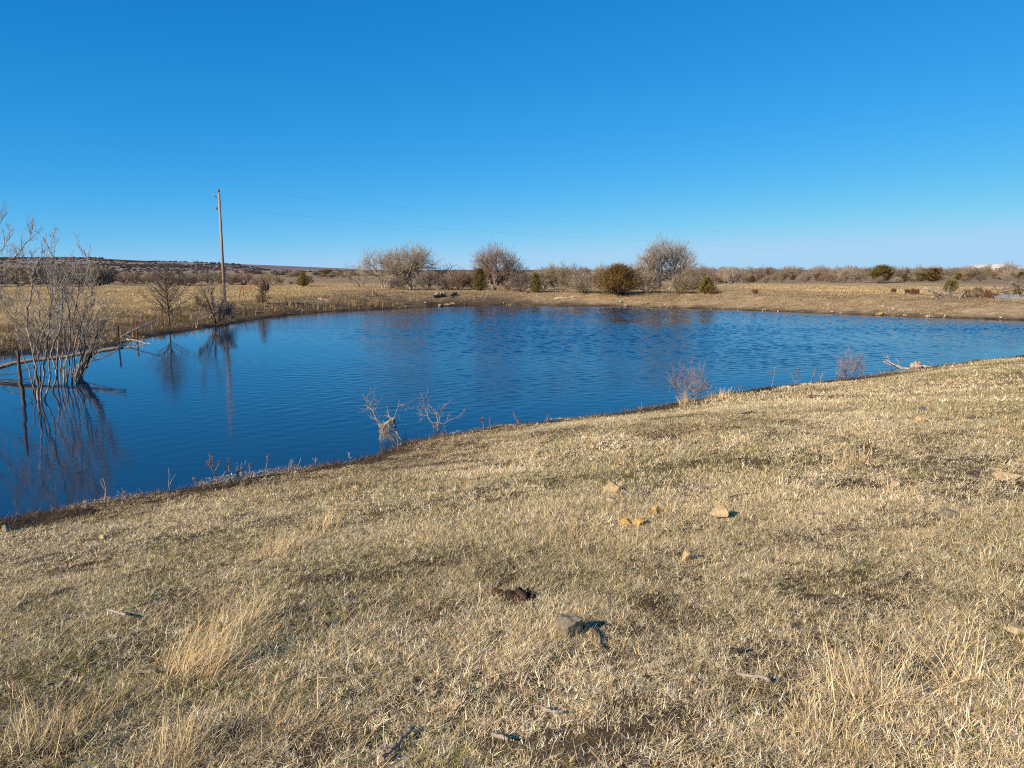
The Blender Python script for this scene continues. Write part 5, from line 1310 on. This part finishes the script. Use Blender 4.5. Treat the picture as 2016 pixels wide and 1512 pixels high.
clump(1240, 1075, 'yellow strands of lodged grass below the ochre pair of rocks', 708, 120, 0.20, 0.10, 0.28, -0.3, 0.9, 0.5)
clump(1715, 1385, 'open sprawling dry clump with long yellow stems in the near right', 709, 300, 0.14, 0.12, 0.38, 1.4, 1.1, 0.7, 0.0026, -0.7)
clump(1880, 1330, 'few long yellow stems lying over the turf near the right edge', 710, 90, 0.16, 0.18, 0.42, 1.1, 0.9, 0.5, 0.003, -0.4)
clump(1640, 1470, 'dry straw tuft at the bottom edge left of the sprawling clump', 711, 240, 0.12, 0.08, 0.20, 1.8, 1.0, 0.7)
clump(1688, 912, 'small dark grey dead bush of wiry stems on the right slope', 712, 200, 0.18, 0.08, 0.24, 1.57, 1.4, 0.9, 0.006)
clump(1348, 800, 'pale bunch of grass hugging the foot of the left sapling', 713, 260, 0.10, 0.12, 0.36, 1.57, 1.5, 1.2, 0.007)
clump(1420, 786, 'grey weedy grass mound right of the left sapling', 714, 420, 0.24, 0.12, 0.34, 1.57, 1.5, 0.9, 0.008)
clump(30, 1180, 'yellow-green grass tuft at the left edge of the slope', 715, 260, 0.20, 0.06, 0.14, 1.0, 1.2, 0.8)
clump(200, 1400, 'low straw tuft between the two bottom left clumps', 716, 200, 0.12, 0.06, 0.18, 1.3, 1.2, 0.7)
clump(560, 1430, 'flattened straw tuft right of the bottom left clumps', 717, 260, 0.16, 0.07, 0.20, 0.5, 1.0, 0.5)

# ================================================================== RIGHT SIDE: HOUSES, BRUSH PILE, SCRAP
paint = surf_mat('white_siding', [(0.3, (0.55, 0.52, 0.45)), (0.7, (0.64, 0.61, 0.54))], 1.0, 0.8, 0)
roof_m = surf_mat('grey_roof', [(0.3, (0.44, 0.41, 0.38)), (0.7, (0.56, 0.53, 0.50))], 1.0, 0.8, 0)
glass_m = surf_mat('dark_window', [(0.3, (0.03, 0.035, 0.04)), (0.7, (0.05, 0.06, 0.07))], 1.0, 0.15, 0)
def house(px, py, w, h, label):
    x, y, z = hit(px, py); W = px_size(w, y); Hh = px_size(h, y); Dp = W * 0.6; z -= 0.1
    t = thing('house', label, 'house', (x, y, z), 'white houses on the right skyline')
    e = Hh * 0.62
    mb = MB(); v = [(-W/2, -Dp/2, 0), (W/2, -Dp/2, 0), (W/2, Dp/2, 0), (-W/2, Dp/2, 0), (-W/2, -Dp/2, e), (W/2, -Dp/2, e), (W/2, Dp/2, e), (-W/2, Dp/2, e), (-W/2, 0, Hh), (W/2, 0, Hh)]
    mb.add(v, [[(0, 1, 5, 4)], [(2, 3, 7, 6)], np.array([(1, 2, 6, 9, 5)]), np.array([(3, 0, 4, 8, 7)])]); mb.build('wall', paint, t, smooth=False)
    mb = MB(); o_ = 0.5; th = 0.25
    for sgn in (-1, 1):
        a, b = (-W/2 - o_, sgn * (Dp/2 + o_), e - o_ * (Hh - e) / (Dp/2) + 0.02), (W/2 + o_, 0, Hh + 0.02)
        v = [(a[0], a[1], a[2]), (b[0], a[1], a[2]), (b[0], 0, b[2]), (a[0], 0, b[2])]
        v += [(p[0], p[1], p[2] + th) for p in v]
        mb.add(v, [[(0, 1, 2, 3)], [(4, 5, 6, 7)], [(0, 1, 5, 4)], [(1, 2, 6, 5)], [(3, 0, 4, 7)]])
    mb.build('roof', roof_m, t, smooth=False)
    for wx_ in (-0.3, 0.05, 0.32):
        mb = MB(); a = wx_ * W; mb.add([(a - 0.6, -Dp/2 - 0.03, e * 0.35), (a + 0.6, -Dp/2 - 0.03, e * 0.35), (a + 0.6, -Dp/2 - 0.03, e * 0.8), (a - 0.6, -Dp/2 - 0.03, e * 0.8), (a - 0.6, -Dp/2 + 0.05, e * 0.35), (a + 0.6, -Dp/2 + 0.05, e * 0.35), (a + 0.6, -Dp/2 + 0.05, e * 0.8), (a - 0.6, -Dp/2 + 0.05, e * 0.8)], [[(0, 1, 2, 3)], [(7, 6, 5, 4)], [(0, 4, 5, 1)], [(3, 2, 6, 7)], [(0, 3, 7, 4)], [(1, 5, 6, 2)]]); mb.build('window', glass_m, t, smooth=False)
house(1932, 537, 30, 15, 'broad white house on the skyline left of the rounded bare tree')
house(1963, 537, 18, 16, 'small white house nearly hidden by the rounded bare tree')
house(2006, 537, 26, 11, 'low pale house right of the rounded bare tree at the right edge')
# brush pile
x, y, z = hit(1875, 588)
Yb = y
dead('brush_pile', 'heap of grey cut limbs below the bright green cedar bush', 'brush pile', (x, y, z), [([(1820, 567), (1845, 577), (1870, 586)], Yb, 0.4, 0.08, 0.05), ([(1832, 586), (1856, 582), (1880, 588)], Yb + 0.4, 0.3, 0.06, 0.04), ([(1850, 573), (1868, 580), (1884, 587)], Yb + 0.6, -0.5, 0.05, 0.03), ([(1888, 588), (1897, 577), (1900, 586)], Yb, 0.2, 0.05, 0.03), ([(1840, 580), (1860, 586), (1900, 584)], Yb + 0.3, 0.4, 0.05, 0.03), ([(1835, 576), (1850, 588)], Yb + 0.2, 0.4, 0.04, 0.03)], bark_pale, 69, 16, 1.2)
x, y, z = hit(1998, 588)
dead('brush_pile', 'second heap of long grey limbs above the grey metal sheets at the right edge', 'brush pile', (x, y + 2, z), [([(1968, 570), (2000, 566), (2040, 572)], y + 2, 0.5, 0.07, 0.05), ([(1978, 556), (2000, 562), (2030, 574)], y + 2.4, -0.4, 0.06, 0.05), ([(1990, 554), (2012, 568), (2030, 578)], y + 2.0, 0.4, 0.07, 0.05), ([(1965, 576), (1990, 572), (2030, 566)], y + 2.6, 0.4, 0.05, 0.03), ([(1955, 560), (1962, 572), (1966, 584)], y + 2.2, 0.4, 0.04, 0.03)], bark_grey, 70, 14, 1.1)
RED = [(0.26, 0.15, 0.10), (0.33, 0.20, 0.125), (0.38, 0.26, 0.15), (0.18, 0.11, 0.08), (0.42, 0.31, 0.18)]
for k, (px, py, w, h, lb) in enumerate([(1902, 586, 26, 14, 'rust-red weedy shrub just right of the brush pile'), (1925, 587, 24, 20, 'tallest rust-red shrub between the brush pile and the metal sheets'), (1944, 587, 20, 15, 'dark red shrub left of the grey metal sheets'), (1956, 588, 16, 9, 'low orange-red shrub touching the grey metal sheets'), (1404, 580, 20, 10, 'low dark red bush right of the squat green cedar'), (1486, 578, 12, 6, 'tiny dark red bush alone on the right bank'), (1759, 578, 9, 9, 'small rusty weed, leftmost of the scattered weeds on the right field'), (1786, 579, 8, 8, 'small rusty weed left in the close row of three'), (1796, 579, 7, 9, 'small rusty weed in the middle of the close row of three'), (1804, 579, 9, 9, 'small rusty weed right in the close row of three'), (2002, 584, 18, 12, 'olive shrub behind the right end of the metal sheets')]):
    loc, W, Hh = tree_at(px, py, w, h)
    c_ = RED if k < 10 else GREENS
    cedar('red_shrub' if k < 10 else 'green_shrub', lb, 'shrub', loc, W, Hh, 720 + k, shape='ball', cols=c_, n=900, fl=0.18, fw=0.025, nb=50, group='rust-red shrubs and weeds on the right')
sheet_m = surf_mat('galvanised_sheet', [(0.3, (0.15, 0.145, 0.14)), (0.7, (0.30, 0.29, 0.28))], 3, 0.55, 0.2, 0.01)
def scrap(px, py, w, h, lb, tilt, rz, roll=0.0):
    x, y, z = hit(px, py); W = px_size(w, y); Hh = px_size(h, y) * 1.15
    mb = MB(); nxs = 40
    xs = np.linspace(-W/2, W/2, nxs); zc = 0.012 * np.sin(xs * 40)
    top = []
    for dz in (0.0, 0.006):
        for yy in (0, Hh): top += [(a, b_ + dz, yy + 0.05 * math.sin(a * 3) * (yy > 0)) for a, b_ in zip(xs, zc)]
    V = np.array(top); q = []
    for j in range(nxs - 1): q += [(j, j + 1, nxs + j + 1, nxs + j), (2 * nxs + j, 3 * nxs + j, 3 * nxs + j + 1, 2 * nxs + j + 1), (nxs + j, nxs + j + 1, 3 * nxs + j + 1, 3 * nxs + j)]
    mb.add(V, [np.array(q)])
    o = mb.build('metal_sheet', sheet_m, loc=(x, y, z - 0.05)); o.rotation_euler = (-tilt, roll, rz)
    return tag(o, lb, 'scrap metal', 'grey metal sheets dumped on the right bank')
scrap(1976, 590, 34, 10, 'widest grey metal sheet leaning on the right bank', 0.55, 0.1)
scrap(1998, 590, 18, 12, 'grey metal sheet leaning right of the widest sheet', 0.6, -0.3)
scrap(1985, 585, 18, 13, 'bent grey metal sheet sticking up behind the widest sheet', 0.6, 0.2, 0.25)
scrap(2012, 591, 10, 8, 'small grey metal scrap at the right edge', 0.5, -0.2)
